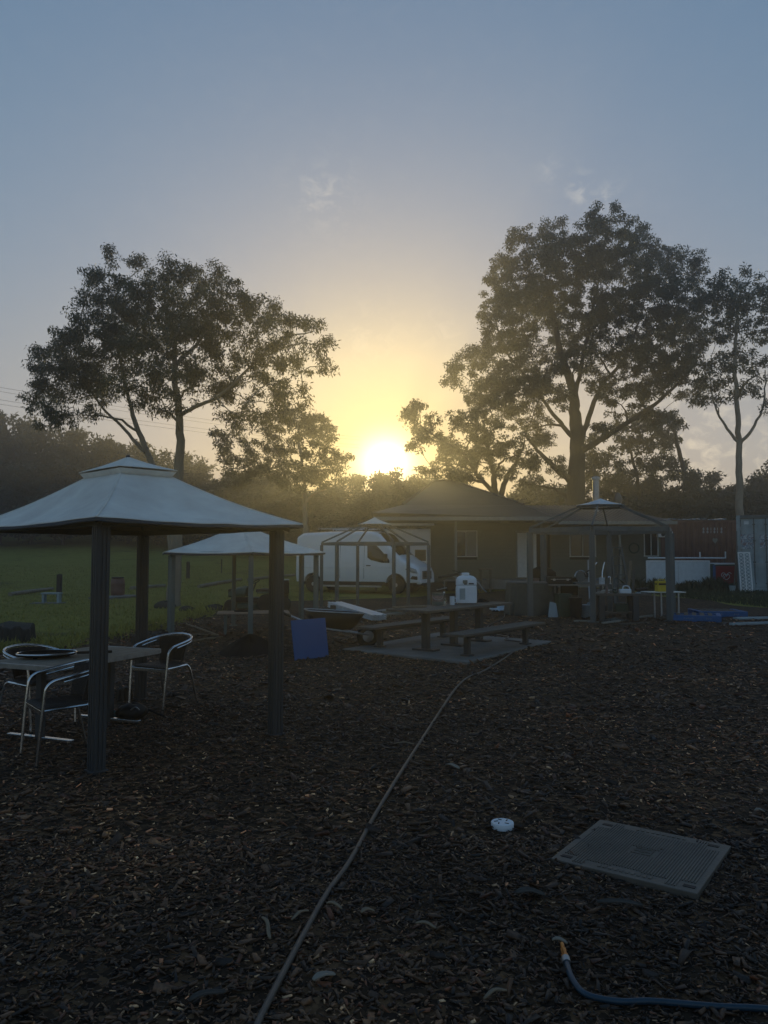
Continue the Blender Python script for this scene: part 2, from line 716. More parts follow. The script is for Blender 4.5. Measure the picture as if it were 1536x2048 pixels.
GX = axis(-26, 26, 1.0, -220, 220)
GY = axis(-6, 60, 1.0, -110, 112)
gv = [(x, y, gz(x, y)) for y in GY for x in GX]
nx = len(GX)
gf = [(j * nx + i, j * nx + i + 1, (j + 1) * nx + i + 1, (j + 1) * nx + i) for j in range(len(GY) - 1) for i in range(nx - 1)]
go = obj('ground', mesh_np('ground', gv, gf), 'ground')
go.data.polygons.foreach_set('use_smooth', [True] * len(go.data.polygons))
structure(go)

XL = [(-6, -9.5), (5, -8.8), (11, -7.4), (12.5, -6.5), (14, -5.6), (16, -5.1), (20, -4.9), (24, -4.7), (27, -3.5), (29, 0.8), (32.4, 2.4)]
XR = [(-6, 15), (16, 15), (20, 13.5), (23, 12), (25, 10.5), (27, 9.4), (32.4, 9.0)]


def edge_x(tab, y):
    return float(np.interp(y, [t[0] for t in tab], [t[1] for t in tab]))


def mulch_h(x, y):
    a = .012 * math.sin(1.7 * x + .4) * math.sin(1.3 * y + .8) + .006 * math.sin(4.1 * x + 1.2 * y) + .004 * math.sin(7.3 * y - 3.1 * x)
    return max(gz(x, y), -.012) + .026 + a * (1 - sm(15, 24, y))


MY = list(np.arange(-6, 12, .12)) + list(np.arange(12, 32.41, .3))
NXC = 150
mv, mf = [], []
for j, y in enumerate(MY):
    l = edge_x(XL, y) + .35 * math.sin(y * 1.9) + .2 * math.sin(y * 5.3 + 1)
    r = edge_x(XR, y) + .35 * math.sin(y * 2.3)
    for i in range(NXC + 1):
        x = l + (r - l) * i / NXC
        e = min(i, NXC - i, (len(MY) - 1 - j) * 2)
        mv.append((x, y, mulch_h(x, y) - (.03 if e == 0 else 0)))
for j in range(len(MY) - 1):
    for i in range(NXC):
        a = j * (NXC + 1) + i
        mf.append((a, a + 1, a + NXC + 2, a + NXC + 1))
mo = obj('mulch_bed', mesh_np('mulch_bed', mv, mf), 'mulch')
mo.data.polygons.foreach_set('use_smooth', [True] * len(mo.data.polygons))
structure(mo)

PAD = [(-.70, 12.97), (1.23, 11.36), (3.05, 14.16), (1.12, 15.80)]


def in_pad(x, y, grow=0.0):
    s = 0
    cx, cy = sum(p[0] for p in PAD) / 4, sum(p[1] for p in PAD) / 4
    pts = [(cx + (p[0] - cx) * (1 + grow), cy + (p[1] - cy) * (1 + grow)) for p in PAD]
    for i in range(4):
        a, b = pts[i], pts[(i + 1) % 4]
        if (b[0] - a[0]) * (y - a[1]) - (b[1] - a[1]) * (x - a[0]) < 0:
            return False
    return True


def chips(n, y0, y1, size, wid):
    # n chips between distances y0 and y1, within a fan a bit wider than the picture
    u = rng.random(n)
    y = np.sqrt(y0 * y0 + u * (y1 * y1 - y0 * y0))
    x = (rng.random(n) * 2 - 1) * (wid * y + .9)
    keep = np.array([edge_x(XL, b) - .3 < a < edge_x(XR, b) and not in_pad(a, b, .0) for a, b in zip(x, y)])
    x, y = x[keep], y[keep]
    n = len(x)
    z = np.array([mulch_h(a, b) for a, b in zip(x, y)]) + rng.random(n) * .016 * (size / .03)
    L = size * (.45 + rng.gamma(2.0, .42, n))
    L *= np.where(rng.random(n) < .03, 1.9, 1.0)
    L = np.minimum(L, size * 5.0)
    W = L * (.16 + .34 * rng.random(n))
    W = np.maximum(W, size * .2)
    H = W * (.18 + .3 * rng.random(n))
    base = np.array([(-.5, -.5, 0), (.5, -.5, 0), (.5, .5, 0), (-.5, .5, 0), (-.5, -.5, 1), (.5, -.5, 1), (.5, .5, 1), (-.5, .5, 1)])
    v = np.repeat(base[None], n, 0) + 0
    v[:, :, :2] *= (1 + (rng.random((n, 8, 2)) - .5) * .7)
    taper = .35 + .65 * rng.random(n)
    v[:, [1, 2, 5, 6], 1] *= taper[:, None]
    v *= np.stack([L, W, H], 1)[:, None, :]
    yaw = rng.random(n) * 6.283
    pit = rng.normal(0, .26, n)
    rol = rng.normal(0, .50, n)
    cy_, sy_ = np.cos(yaw), np.sin(yaw)
    cp, sp = np.cos(pit), np.sin(pit)
    cr, sr = np.cos(rol), np.sin(rol)
    # roll about x, pitch about y, yaw about z
    X, Y, Z = v[..., 0], v[..., 1], v[..., 2]
    Y, Z = Y * cr[:, None] - Z * sr[:, None], Y * sr[:, None] + Z * cr[:, None]
    X, Z = X * cp[:, None] + Z * sp[:, None], -X * sp[:, None] + Z * cp[:, None]
    X, Y = X * cy_[:, None] - Y * sy_[:, None], X * sy_[:, None] + Y * cy_[:, None]
    V = np.stack([X + x[:, None], Y + y[:, None], Z + z[:, None]], -1).reshape(-1, 3)
    fb = np.array([(0, 3, 2, 1), (4, 5, 6, 7), (0, 1, 5, 4), (1, 2, 6, 5), (2, 3, 7, 6), (3, 0, 4, 7)])
    Fc = (fb[None] + (np.arange(n) * 8)[:, None, None]).reshape(-1, 4)
    t = rng.random(n) ** 1.8
    dark, mid, pale = np.array((.010, .0065, .004)), np.array((.085, .050, .027)), np.array((.42, .31, .20))
    c = dark + (mid - dark) * t[:, None]
    pl = (rng.random(n) < .085) & (L < size * 1.9)
    c[pl] = mid + (pale - mid) * rng.random((pl.sum(), 1)) ** 1.3
    patch = np.array([.62 + .38 * (math.sin(.9 * a + 1.3 * math.sin(.7 * b)) * math.sin(1.1 * b + .8 * math.sin(.5 * a)) + .5 * math.sin(3.1 * a + 2.0) * math.sin(2.7 * b)) for a, b in zip(x, y)])
    c *= np.clip(patch, .30, 1.4)[:, None] * np.array((4.1, 3.25, 2.55))
    red = rng.random(n) < .15
    c[red] *= np.array((1.2, .85, .75))
    C = np.ones((n, 8, 4))
    C[:, :, :3] = c[:, None, :]
    return V, Fc, C.reshape(-1, 4)


Vs, Fs, Cs, off = [], [], [], 0
for a in ((56000, 1.9, 4.4, .0160, .75), (48000, 4.2, 8.2, .0205, .68), (26000, 8.0, 13.0, .030, .62), (12000, 12.8, 21.0, .046, .58)):
    V, Fc, C = chips(*a)
    Vs.append(V)
    Fs.append(Fc + off)
    Cs.append(C)
    off += len(V)
me = mesh_np('mulch_chips', np.concatenate(Vs), np.concatenate(Fs))
at_ = me.color_attributes.new('Col', 'FLOAT_COLOR', 'POINT')
at_.data.foreach_set('color', np.concatenate(Cs).astype(np.float32).ravel())
co = obj('mulch_chips', me, 'chip')
stuff(co, 'dark loose wood chip mulch covering the yard', 'mulch')


def blades(n, fx, label, name, h, material='grass', w=.012):
    pts = []
    while len(pts) < n:
        p = fx()
        if p is not None:
            pts.append(p)
    P = np.array([(p[0], p[1], p[2] if len(p) > 2 else gz(p[0], p[1])) for p in pts])
    hs = np.array([(p[3] if len(p) > 3 else 1.0) for p in pts]) * h * (.5 + rng.random(n))
    a = rng.random(n) * 6.283
    lean = rng.normal(0, .35, (n, 2))
    dx, dy = np.cos(a) * w * (hs / h), np.sin(a) * w * (hs / h)
    v = np.zeros((n, 4, 3))
    v[:, 0] = P + np.stack([-dx, -dy, -.02 * np.ones(n)], 1)
    v[:, 1] = P + np.stack([dx, dy, -.02 * np.ones(n)], 1)
    v[:, 2] = P + np.stack([dx * .7 + lean[:, 0] * hs * .4, dy * .7 + lean[:, 1] * hs * .4, hs * .6], 1)
    v[:, 3] = P + np.stack([lean[:, 0] * hs, lean[:, 1] * hs, hs], 1)
    f = np.arange(n * 4).reshape(n, 4)
    o = obj(name, mesh_np(name, v.reshape(-1, 3), f), material)
    return stuff(o, label, 'grass' if material == 'grass' else 'weeds')


def lawn_pt():
    y = math.sqrt(random.uniform(11 ** 2, 46 ** 2))
    x = random.uniform(-.62 * y - 2, -.10 * y + 1)
    if x > edge_x(XL, min(y, 27)) + .1 and y < 27.2:
        return None
    return (x, y)


def edge_pt():
    y = random.uniform(10.5, 27)
    x = edge_x(XL, y) + random.gauss(-.25, .3)
    return (x, y, gz(x, y), random.uniform(.7, 1.6))


def right_pt():
    y = random.uniform(23.5, 29.0)
    x = random.uniform(8.5, .56 * y + 2)
    if x < edge_x(XR, min(y, 32)) + .2:
        return None
    return (x, y)


blades(36000, lawn_pt, 'short green lawn grass on the paddock beyond the gazebos', 'lawn_grass', .055, w=.014)
blades(2500, edge_pt, 'ragged long grass along the left edge of the mulch', 'edge_grass', .10, w=.01)
blades(9000, right_pt, 'rough dark grass in front of the shipping containers', 'yard_grass', .09, 'weed', w=.016)


# ------------------------------------------------------------------ trees
def leaf_quads(C, length, width, droop):
    n = len(C)
    d = rng.normal(0, 1, (n, 3))
    d[:, 2] -= droop
    d /= np.linalg.norm(d, axis=1, keepdims=True)
    s = rng.normal(0, 1, (n, 3))
    s -= d * (s * d).sum(1, keepdims=True)
    s /= np.linalg.norm(s, axis=1, keepdims=True)
    L = length * (.6 + .8 * rng.random((n, 1)))
    W = width * (.6 + .8 * rng.random((n, 1)))
    v = np.zeros((n, 4, 3))
    v[:, 0] = C
    v[:, 1] = C + d * L * .45 + s * W * .5
    v[:, 2] = C + d * L
    v[:, 3] = C + d * L * .45 - s * W * .5
    return v.reshape(-1, 3), np.arange(n * 4).reshape(n, 4)


class Skel:
    def __init__(s):
        s.mb = MB()
        s.nodes = []          # (Vector, radius)

    def stem(s, pts, r0, r1, n=10, wob=.0):
        P = smooth_path(pts, 5)
        k = len(P)
        rr = [r0 + (r1 - r0) * (i / (k - 1)) ** .8 for i in range(k)]
        P = [p + Vector((random.gauss(0, wob), random.gauss(0, wob), 0)) for p in P]
        s.mb.tube(P, rr, n)
        s.nodes += [(p, r) for p, r in zip(P, rr)][2:]

    def reach(s, tgt, n=6, maxr=.6, minr=.012, lift=.12):
        best, bc = None, 1e9
        for p, r in s.nodes:
            dv = tgt - p
            c = dv.length - (.35 * dv.z if dv.z > 0 else 1.1 * dv.z * 1.0)
            c -= min(r, .25) * 1.5
            if c < bc:
                best, bc = (p, r), c
        p, r = best
        L = (tgt - p).length
        r0 = max(minr * 1.6, min(maxr, r * .62, .012 + L * .035))
        mid = p.lerp(tgt, .45) + Vector((random.gauss(0, .06) * L, random.gauss(0, .06) * L, lift * L))
        P = smooth_path([p, mid, tgt], 4)
        P = [q + Vector((random.gauss(0, .014), random.gauss(0, .014), random.gauss(0, .014))) * L if 0 < i < len(P) - 1 else q for i, q in enumerate(P)]
        rr = [r0 + (max(minr, r0 * .35) - r0) * i / (len(P) - 1) for i in range(len(P))]
        s.mb.tube(P, rr, n, cap=False)
        s.nodes += [(q, w) for q, w in zip(P, rr)][1:]


def tree_px(name, label, d, stems, clumps, leaf, density, depth, bark='bark_dark', leafmat='leaf', group=None, sub=.42, per=34, base=None, cat='tree', fill=1.0):
    """A gum tree: stems given as picture points at distance d, crown as clumps (px, py, rx, ry)."""
    root_px = stems[0][0]
    b = base if base is not None else at(root_px[0][0], root_px[0][1], d)
    b = Vector((b[0], b[1], gz(b[0], b[1])))
    t = T(name, label, cat, b, 0, group)
    sk = Skel()
    s = d / F
    for pts, r0, r1 in stems:
        W = []
        for k, q in enumerate(pts):
            dd = d + (q[2] if len(q) > 2 else 0)
            p = at(q[0], q[1], dd)
            W.append(p - b)
        sk.stem(W, r0, r1, 10, .012 * d / 20)
    cx = sum(c[0] for c in clumps) / len(clumps)
    ex = max(abs(c[0] - cx) for c in clumps) + 1
    cl = []
    for (px, py, rx, ry) in clumps:
        k = math.sqrt(max(.08, 1 - ((px - cx) / ex) ** 2))
        off = random.uniform(-1, 1) * depth * k
        cl.append((at(px, py, d + off) - b, rx * s * 1.1, ry * s * 1.1))
    o0 = sk.nodes[len(sk.nodes) // 3][0]
    cl.sort(key=lambda c: (c[0] - o0).length)
    C = []
    for c, rx, ry in cl:
        sk.reach(c + Vector((0, 0, -.25 * ry)))
        nsub = max(6, int(fill * 4.6 * (rx * ry) / (sub * sub)))
        for q in range(nsub):
            v = Vector((random.gauss(0, 1), random.gauss(0, 1), random.gauss(0, 1))).normalized() * random.random() ** .42
            p = c + Vector((v.x * rx, v.y * rx, v.z * ry))
            if random.random() < .25:
                sk.reach(p, 3, .03, .006, .05) if random.random() < .35 else sk.mb.tube([c.lerp(p, .15) + Vector((0, 0, -.1)), c.lerp(p, .6) + Vector((0, 0, random.uniform(-.05, .1))), p], [.016 * s * 60, .010 * s * 60, .005 * s * 60], 3, cap=False)
            m = max(3, int(1.5 * per * density * random.uniform(.5, 1.4)))
            rad = sub * random.uniform(.55, 1.05)
            g = rng.normal(0, 1, (m, 3))
            g /= np.linalg.norm(g, axis=1, keepdims=True)
            g *= (rng.random((m, 1)) ** .45) * rad
            g[:, 2] *= .72
            C.append(g + np.array(p))
    C = np.concatenate(C)
    v, f = leaf_quads(C, leaf[0], leaf[1], .9)
    sk.mb.build('trunk', bark, t, smooth=True)
    obj('crown', mesh_np('crown', v, f), leafmat, t)
    return t


random.seed(21)
tree_px('gum_tree', 'big spreading gum tree with pale trunk behind the low white canopy, left of the sun', 24.5,
        [([(346, 1212), (352, 1090), (356, 960), (360, 880), (357, 815), (348, 740), (352, 660), (345, 590)], .23, .04),
         ([(350, 1120), (330, 1000, .5), (300, 920, 1), (272, 850, 1.2), (258, 800, 1.2), (240, 720, 1), (225, 620, .5)], .15, .03),
         ([(290, 905, 1), (250, 860, 1.8), (205, 815, 2), (165, 760, 1.5), (120, 720, 1)], .07, .02),
         ([(360, 830), (395, 812, -.5), (440, 790, -1), (500, 735, -1), (560, 680, -.5), (620, 665, 0)], .075, .02),
         ([(352, 730), (400, 680, 1), (440, 610, 1), (440, 560, .8)], .08, .02)],
        [(226, 512, 18, 18), (185, 548, 22, 9), (285, 530, 33, 22), (335, 545, 38, 28), (382, 545, 18, 16), (438, 548, 30, 28), (455, 590, 38, 38), (215, 580, 55, 42), (165, 612, 22, 32),
         (300, 600, 66, 48), (380, 620, 64, 55), (490, 620, 46, 42), (545, 622, 32, 36), (220, 660, 75, 55), (140, 680, 42, 36), (100, 712, 38, 36), (82, 745, 20, 44), (330, 690, 84, 62),
         (430, 690, 66, 55), (520, 690, 55, 50), (585, 660, 24, 34), (622, 652, 30, 15), (652, 690, 18, 24), (600, 722, 24, 34), (648, 728, 16, 18), (118, 785, 50, 30), (92, 822, 30, 24),
         (200, 750, 70, 42), (300, 770, 75, 38), (400, 760, 64, 40), (480, 762, 55, 44), (552, 742, 34, 50), (562, 800, 24, 34), (610, 790, 11, 28), (470, 822, 42, 24), (318, 815, 40, 16),
         (168, 826, 36, 16), (520, 830, 30, 20), (190, 690, 60, 40), (270, 560, 40, 30), (400, 560, 30, 25), (250, 640, 60, 50), (130, 740, 45, 40), (112, 845, 36, 14), (72, 800, 18, 32), (150, 725, 44, 38), (262, 705, 54, 44), (422, 645, 52, 44), (190, 790, 50, 26), (350, 640, 60, 50)],
        (.12, .034), 1.0, 3.2, bark='bark_pale', sub=.32, per=66, base=gp(346, 1213), fill=.92)

tree_px('gum_tree', 'huge gum tree with massive forked trunk towering behind the house', 46,
        [([(1152, 1040), (1152, 960), (1155, 880), (1150, 830), (1145, 780), (1120, 700), (1105, 620), (1090, 540)], .66, .06),
         ([(1156, 900), (1172, 850, .5), (1200, 775, 1), (1235, 735, 1), (1262, 690, 0), (1290, 600, 0)], .22, .04),
         ([(1158, 905), (1200, 880, -1), (1255, 845, -2), (1320, 800, -2), (1375, 745, -1), (1400, 700, 0)], .22, .04),
         ([(1150, 880), (1120, 845, 1), (1085, 800, 2), (1045, 745, 2), (1005, 690, 1), (985, 620, 1)], .16, .04),
         ([(1148, 800), (1165, 720, 1), (1185, 620, 1), (1205, 520, 0)], .17, .04),
         ([(1140, 960), (1105, 930, -1), (1075, 900, -1), (1050, 870, -1)], .22, .06)],
        [(1215, 440, 48, 26), (1180, 480, 48, 36), (1260, 472, 42, 36), (1292, 502, 30, 36), (1100, 462, 42, 22), (1050, 490, 42, 30), (1130, 510, 55, 40), (1010, 532, 36, 36), (992, 582, 26, 42),
         (1060, 560, 55, 45), (1160, 570, 64, 55), (1250, 560, 55, 45), (1322, 520, 46, 34), (1372, 515, 40, 20), (1392, 545, 28, 24), (1340, 590, 52, 42), (980, 640, 30, 45), (1030, 640, 45, 55),
         (962, 690, 24, 34), (1020, 700, 55, 36), (1100, 640, 45, 45), (1200, 650, 42, 45), (1280, 640, 52, 45), (1368, 622, 40, 34), (940, 722, 42, 28), (908, 738, 24, 24), (900, 762, 16, 18),
         (980, 760, 64, 34), (1070, 722, 55, 45), (1150, 722, 30, 40), (1250, 712, 50, 42), (1330, 692, 50, 42), (1235, 795, 50, 32), (1300, 772, 52, 34), (1358, 742, 36, 36), (1040, 792, 55, 34),
         (962, 812, 46, 34), (1062, 852, 44, 32), (1120, 792, 24, 34), (1392, 680, 34, 36), (1400, 605, 28, 26), (1340, 645, 44, 40), (1290, 700, 44, 36), (1378, 785, 32, 22), (1335, 740, 40, 30), (1200, 742, 38, 34), (1180, 690, 36, 34), (1132, 680, 40, 40), (1090, 762, 42, 34), (1012, 832, 38, 28), (1000, 772, 44, 34), (1150, 632, 44, 40), (1062, 602, 44, 40), (1232, 505, 46, 36), (1110, 505, 40, 30), (1085, 885, 34, 22), (1105, 935, 30, 20), (1060, 965, 26, 18), (1200, 860, 24, 18), (1215, 520, 50, 40), (1300, 560, 50, 40), (1010, 600, 40, 40), (1100, 580, 50, 40), (1320, 830, 40, 24), (1240, 600, 50, 40)],
        (.175, .064), 1.0, 5.5, sub=.46, per=70, fill=.80)

tree_px('gum_tree', 'rounded gum tree with splayed trunks just right of the sun, behind the hip roof', 42,
        [([(992, 1020), (990, 985), (985, 940), (975, 890), (965, 840)], .26, .06),
         ([(996, 1015), (1012, 960, .5), (1035, 920, 1), (1050, 880, 1)], .20, .05),
         ([(988, 985), (955, 950, -.5), (920, 900, -.5), (880, 880, 0), (840, 850, 0)], .14, .03)],
        [(822, 838, 20, 26), (850, 860, 34, 24), (832, 890, 20, 14), (882, 888, 40, 30), (920, 842, 24, 34), (915, 902, 34, 32), (980, 880, 42, 42), (1040, 900, 34, 32), (868, 935, 32, 18),
         (925, 952, 36, 22), (1010, 945, 30, 18), (955, 920, 36, 24), (955, 850, 34, 30), (812, 822, 12, 14), (838, 812, 12, 12), (1055, 930, 24, 20), (870, 840, 18, 16), (890, 962, 34, 16)],
        (.18, .068), .95, 3.0, sub=.38, per=46, fill=.78)

tree_px('gum_tree', 'tall slender pale-trunked gum tree at the right edge behind the containers', 40,
        [([(1480, 1050), (1479, 960), (1477, 880), (1474, 800), (1470, 720), (1474, 640), (1480, 570)], .21, .05),
         ([(1478, 890), (1510, 850, 0), (1528, 800, .5), (1532, 740, .5)], .10, .03),
         ([(1477, 885), (1450, 850, 0), (1430, 810, 0), (1418, 750, 0)], .09, .03)],
        [(1440, 560, 36, 22), (1490, 552, 36, 18), (1420, 592, 34, 34), (1470, 602, 44, 34), (1522, 592, 30, 34), (1430, 652, 34, 34), (1502, 662, 36, 34), (1470, 712, 42, 34), (1420, 742, 34, 30),
         (1512, 742, 30, 34), (1440, 792, 30, 18), (1492, 782, 32, 22), (1402, 800, 20, 14), (1535, 800, 25, 24), (1560, 640, 40, 50), (1565, 720, 40, 50), (1540, 560, 30, 25), (1405, 650, 26, 30), (1460, 655, 40, 36), (1398, 712, 24, 26), (1450, 750, 40, 30), (1500, 610, 40, 34), (1455, 590, 40, 30), (1412, 775, 28, 20)],
        (.18, .064), .9, 3.0, bark='bark_pale', sub=.38, per=40, fill=.56)

tree_px('gum_tree', 'leafy gum tree with leaning trunk between the huge tree and the slender one', 56,
        [([(1385, 1040), (1375, 970), (1358, 900), (1342, 830)], .26, .10),
         ([(1290, 1040), (1280, 980), (1265, 920), (1258, 880)], .20, .06)],
        [(1255, 845, 30, 20), (1292, 838, 30, 24), (1190, 890, 26, 24), (1172, 925, 22, 22), (1255, 885, 34, 28), (1212, 922, 36, 30), (1302, 885, 36, 40), (1332, 932, 42, 36), (1368, 965, 36, 34), (1272, 950, 46, 36), (1222, 980, 40, 30), (1330, 860, 26, 40), (1300, 990, 46, 26),
         (1190, 955, 30, 30), (1345, 840, 20, 24), (1395, 1000, 32, 24), (1240, 1010, 46, 20), (1350, 1005, 46, 24)],
        (.25, .095), .95, 3.5, sub=.50, per=46, fill=.8)

tree_px('gum_tree', 'smaller gum tree with thin white trunk just left of the sun', 38,
        [([(611, 1085), (610, 1040), (610, 990), (606, 950), (600, 900), (595, 850)], .16, .05),
         ([(611, 1005), (625, 990, 0), (650, 978, 0), (668, 960, 0)], .07, .02),
         ([(609, 990), (596, 970, 0), (570, 930, 0), (540, 890, 0)], .08, .02)],
        [(470, 872, 42, 24), (540, 852, 44, 32), (600, 852, 42, 42), (648, 888, 34, 42), (684, 922, 16, 22), (560, 902, 52, 32), (500, 918, 52, 22), (620, 930, 44, 32), (668, 958, 34, 22),
         (540, 945, 50, 22), (590, 962, 44, 20), (450, 905, 30, 20), (640, 850, 26, 26), (575, 815, 30, 22), (480, 955, 46, 22)],
        (.17, .06), .95, 2.6, bark='bark_pale', sub=.36, per=46, fill=.8)


def wild_tree(h, w, nleaf, leaf, seed, bark='bark_dark', leafmat='leaf_dk'):
    """A free-standing bushy tree of the wood behind, as (trunk mesh, crown mesh)."""
    random.seed(seed)
    sk = Skel()
    lean = random.uniform(-.08, .08) * h
    sk.stem([(0, 0, -.4), (lean * .3, 0, h * .25), (lean * .8, .1, h * .5), (lean, 0, h * .82)], .022 * h, .008 * h, 7, .02)
    C = []
    ncl = 17
    for k in range(ncl):
        a = random.uniform(0, 6.283)
        zz = random.uniform(.16, .96)
        rr = w * .5 * math.sqrt(max(.05, 1 - ((zz - .5) / .55) ** 2)) * random.uniform(.25, .95)
        c = Vector((math.cos(a) * rr + lean * zz, math.sin(a) * rr, zz * h))
        sk.reach(c, 5, .12)
        R_ = w * random.uniform(.13, .22)
        for q in range(9):
            v = Vector((random.gauss(0, 1), random.gauss(0, 1), random.gauss(0, .8))).normalized() * random.random() ** .4
            p = c + v * R_
            m = int(nleaf / (ncl * 9))
            g = rng.normal(0, 1, (m, 3))
            g /= np.linalg.norm(g, axis=1, keepdims=True)
            g *= rng.random((m, 1)) ** .45 * R_ * .5
            C.append(g + np.array(p))
    v, f = leaf_quads(np.concatenate(C), leaf[0], leaf[1], .6)
    tm = sk.mb.mesh('trunk')
    tm.polygons.foreach_set('use_smooth', [True] * len(tm.polygons))
    return tm, mesh_np('crown', v, f), bark, leafmat


VAR = [wild_tree(9.0, 7.0, 9000, (.40, .15), 101), wild_tree(7.0, 7.5, 9000, (.40, .15), 102), wild_tree(8.0, 6.0, 8000, (.36, .13), 103), wild_tree(5.0, 6.5, 7000, (.32, .13), 104)]


def wood_tree(x, y, k, sxy, sz, label, group, rz):
    t = T('bush_tree', label, 'tree', (x, y, gz(x, y)), rz, group)
    tm, cm, b, lf = VAR[k]
    a = obj('trunk', tm, b, t)
    c = obj('crown', cm, lf, t)
    t.scale = (sxy, sxy, sz)
    return t


HV = [9.0, 7.0, 8.0, 5.0]
random.seed(5)


ORD = ['first', 'second', 'third', 'fourth', 'fifth', 'sixth', 'seventh', 'eighth', 'ninth', 'tenth', 'eleventh', 'twelfth', 'thirteenth', 'fourteenth', 'fifteenth', 'sixteenth', 'seventeenth', 'eighteenth']


def row(items, label, group):
    for (px, top, d, k, w) in items:
        p = at(px, 1113, d)
        tp = at(px, top + random.uniform(-14, 10), d)
        h = tp.z - gz(p.x, p.y)
        lab = label
        if 0 <= px <= 1536:
            same = sorted(q[0] for q in items if 0 <= q[0] <= 1536 and (q[3] == 3) == (k == 3))
            lab = ORD[same.index(px)] + (' low bushy tree from the left' if k == 3 else ' taller tree from the left') + label
        else:
            lab = 'tree beyond the picture edge' + label
        wood_tree(p.x, p.y, k, w, h / (HV[k] * 1.04), lab, group, random.uniform(0, 6.28))


row([(690, 972, 58, 1, .9), (735, 945, 62, 0, .8), (775, 948, 66, 1, .9), (812, 938, 60, 2, .9), (850, 942, 63, 0, .8), (888, 962, 58, 1, .9), (655, 1000, 56, 2, .9), (720, 1005, 52, 3, .9), (800, 1010, 54, 3, 1.0), (850, 1010, 56, 3, 1.0)],
    ' in the treeline below the sun', 'treeline below the sun')
row([(1055, 962, 60, 0, .85), (1095, 972, 58, 1, .9), (1130, 985, 62, 1, .95), (1060, 1010, 52, 3, 1.1), (1125, 1020, 50, 3, 1.1), (1185, 1000, 56, 1, .9), (940, 985, 62, 1, .9), (1010, 990, 64, 0, .8)],
    ' behind the house roof', 'trees behind the house')
row([(1410, 955, 62, 0, .8), (1445, 940, 66, 0, .9), (1490, 950, 60, 1, .9), (1525, 938, 64, 2, 1.0), (1565, 930, 62, 0, .9), (1600, 925, 64, 1, 1.0), (1420, 1010, 50, 3, 1.1), (1480, 1005, 52, 3, 1.2), (1540, 1000, 50, 3, 1.2), (1360, 1015, 50, 3, 1.0), (1300, 1015, 50, 3, 1.0), (1240, 1020, 52, 3, 1.0), (1330, 960, 64, 1, .9), (1260, 960, 66, 0, .8), (1640, 940, 60, 0, 1.0), (1700, 940, 60, 1, 1.0)],
    ' in the wood behind the shipping containers', 'trees behind the containers')
row([(20, 830, 70, 0, 1.11), (70, 850, 74, 1, 1.07), (-40, 820, 72, 2, 1.15), (120, 860, 69, 0, 1.07), (170, 868, 72, 1, 1.07), (215, 872, 70, 2, 1.15), (262, 880, 69, 0, 0.98), (300, 905, 70, 1, 1.07), (340, 915, 69, 0, 0.98), (385, 925, 67, 1, 0.98),
     (425, 930, 66, 0, 0.98), (465, 940, 64, 2, 0.98), (510, 950, 61, 1, 0.90), (555, 965, 58, 0, 0.90), (600, 975, 54, 1, 0.82), (-100, 830, 74, 0, 1.15), (-170, 840, 75, 1, 1.15), (-250, 850, 75, 2, 1.15),
     (0, 940, 59, 3, 1.39), (60, 950, 60, 3, 1.39), (125, 955, 59, 3, 1.39), (190, 960, 61, 3, 1.31), (255, 965, 60, 3, 1.31), (315, 975, 59, 3, 1.23), (375, 985, 59, 3, 1.23), (435, 990, 58, 3, 1.23), (495, 1000, 56, 3, 1.15), (555, 1005, 53, 3, 1.07), (-70, 945, 61, 3, 1.39), (-140, 945, 61, 3, 1.39)],
    ' in the wood beyond the paddock', 'wood beyond the paddock')


def far_wood():
    # the wood goes on behind the trees one can tell apart: one mass of leaf clumps
    C = []
    random.seed(77)
    for k in range(1500):
        px = random.uniform(-420, 2000)
        d = random.uniform(78, 102) if px < 660 else random.uniform(70, 90)
        top = np.interp(px, [-420, 0, 150, 260, 420, 560, 680, 860, 1050, 1400, 1540, 2000], [860, 868, 885, 905, 945, 978, 1000, 985, 985, 975, 960, 960])
        p = at(px, random.uniform(top + 26, 1075), d)
        g = gz(p.x, p.y)
        if p.z < g + .3:
            p.z = g + .3
        n = 34
        v = rng.normal(0, 1, (n, 3))
        v /= np.linalg.norm(v, axis=1, keepdims=True)
        v *= rng.random((n, 1)) ** .4 * random.uniform(1.1, 2.0)
        C.append(v + np.array(p))
    v, f = leaf_quads(np.concatenate(C), .85, .40, .3)
    o = obj('distant_wood', mesh_np('distant_wood', v, f), 'leaf_dk')
    stuff(o, 'distant dark wood closing the view behind the trees', 'wood')


far_wood()

# power lines high behind the left tree
PA, PB = [], []
for i, (ya, yb) in enumerate(((762, 868), (771, 874), (790, 884), (800, 890))):
    a, b = at(-260, ya - 34, 62), at(720, yb + 6, 100)
    pts = []
    for k in range(25):
        t = k / 24
        p = a.lerp(b, t)
        p.z -= 1.2 * 4 * t * (1 - t) * .5
        pts.append(p)
    o = MB().tube(pts, .014, 5).build('power_line', 'wire')
    tag(o, ['uppermost thin power line passing behind the left gum tree', 'second thin power line from the top behind the left gum tree', 'third thin power line from the top behind the left gum tree', 'lowest thin power line passing behind the left gum tree'][i], 'power line', 'power lines')


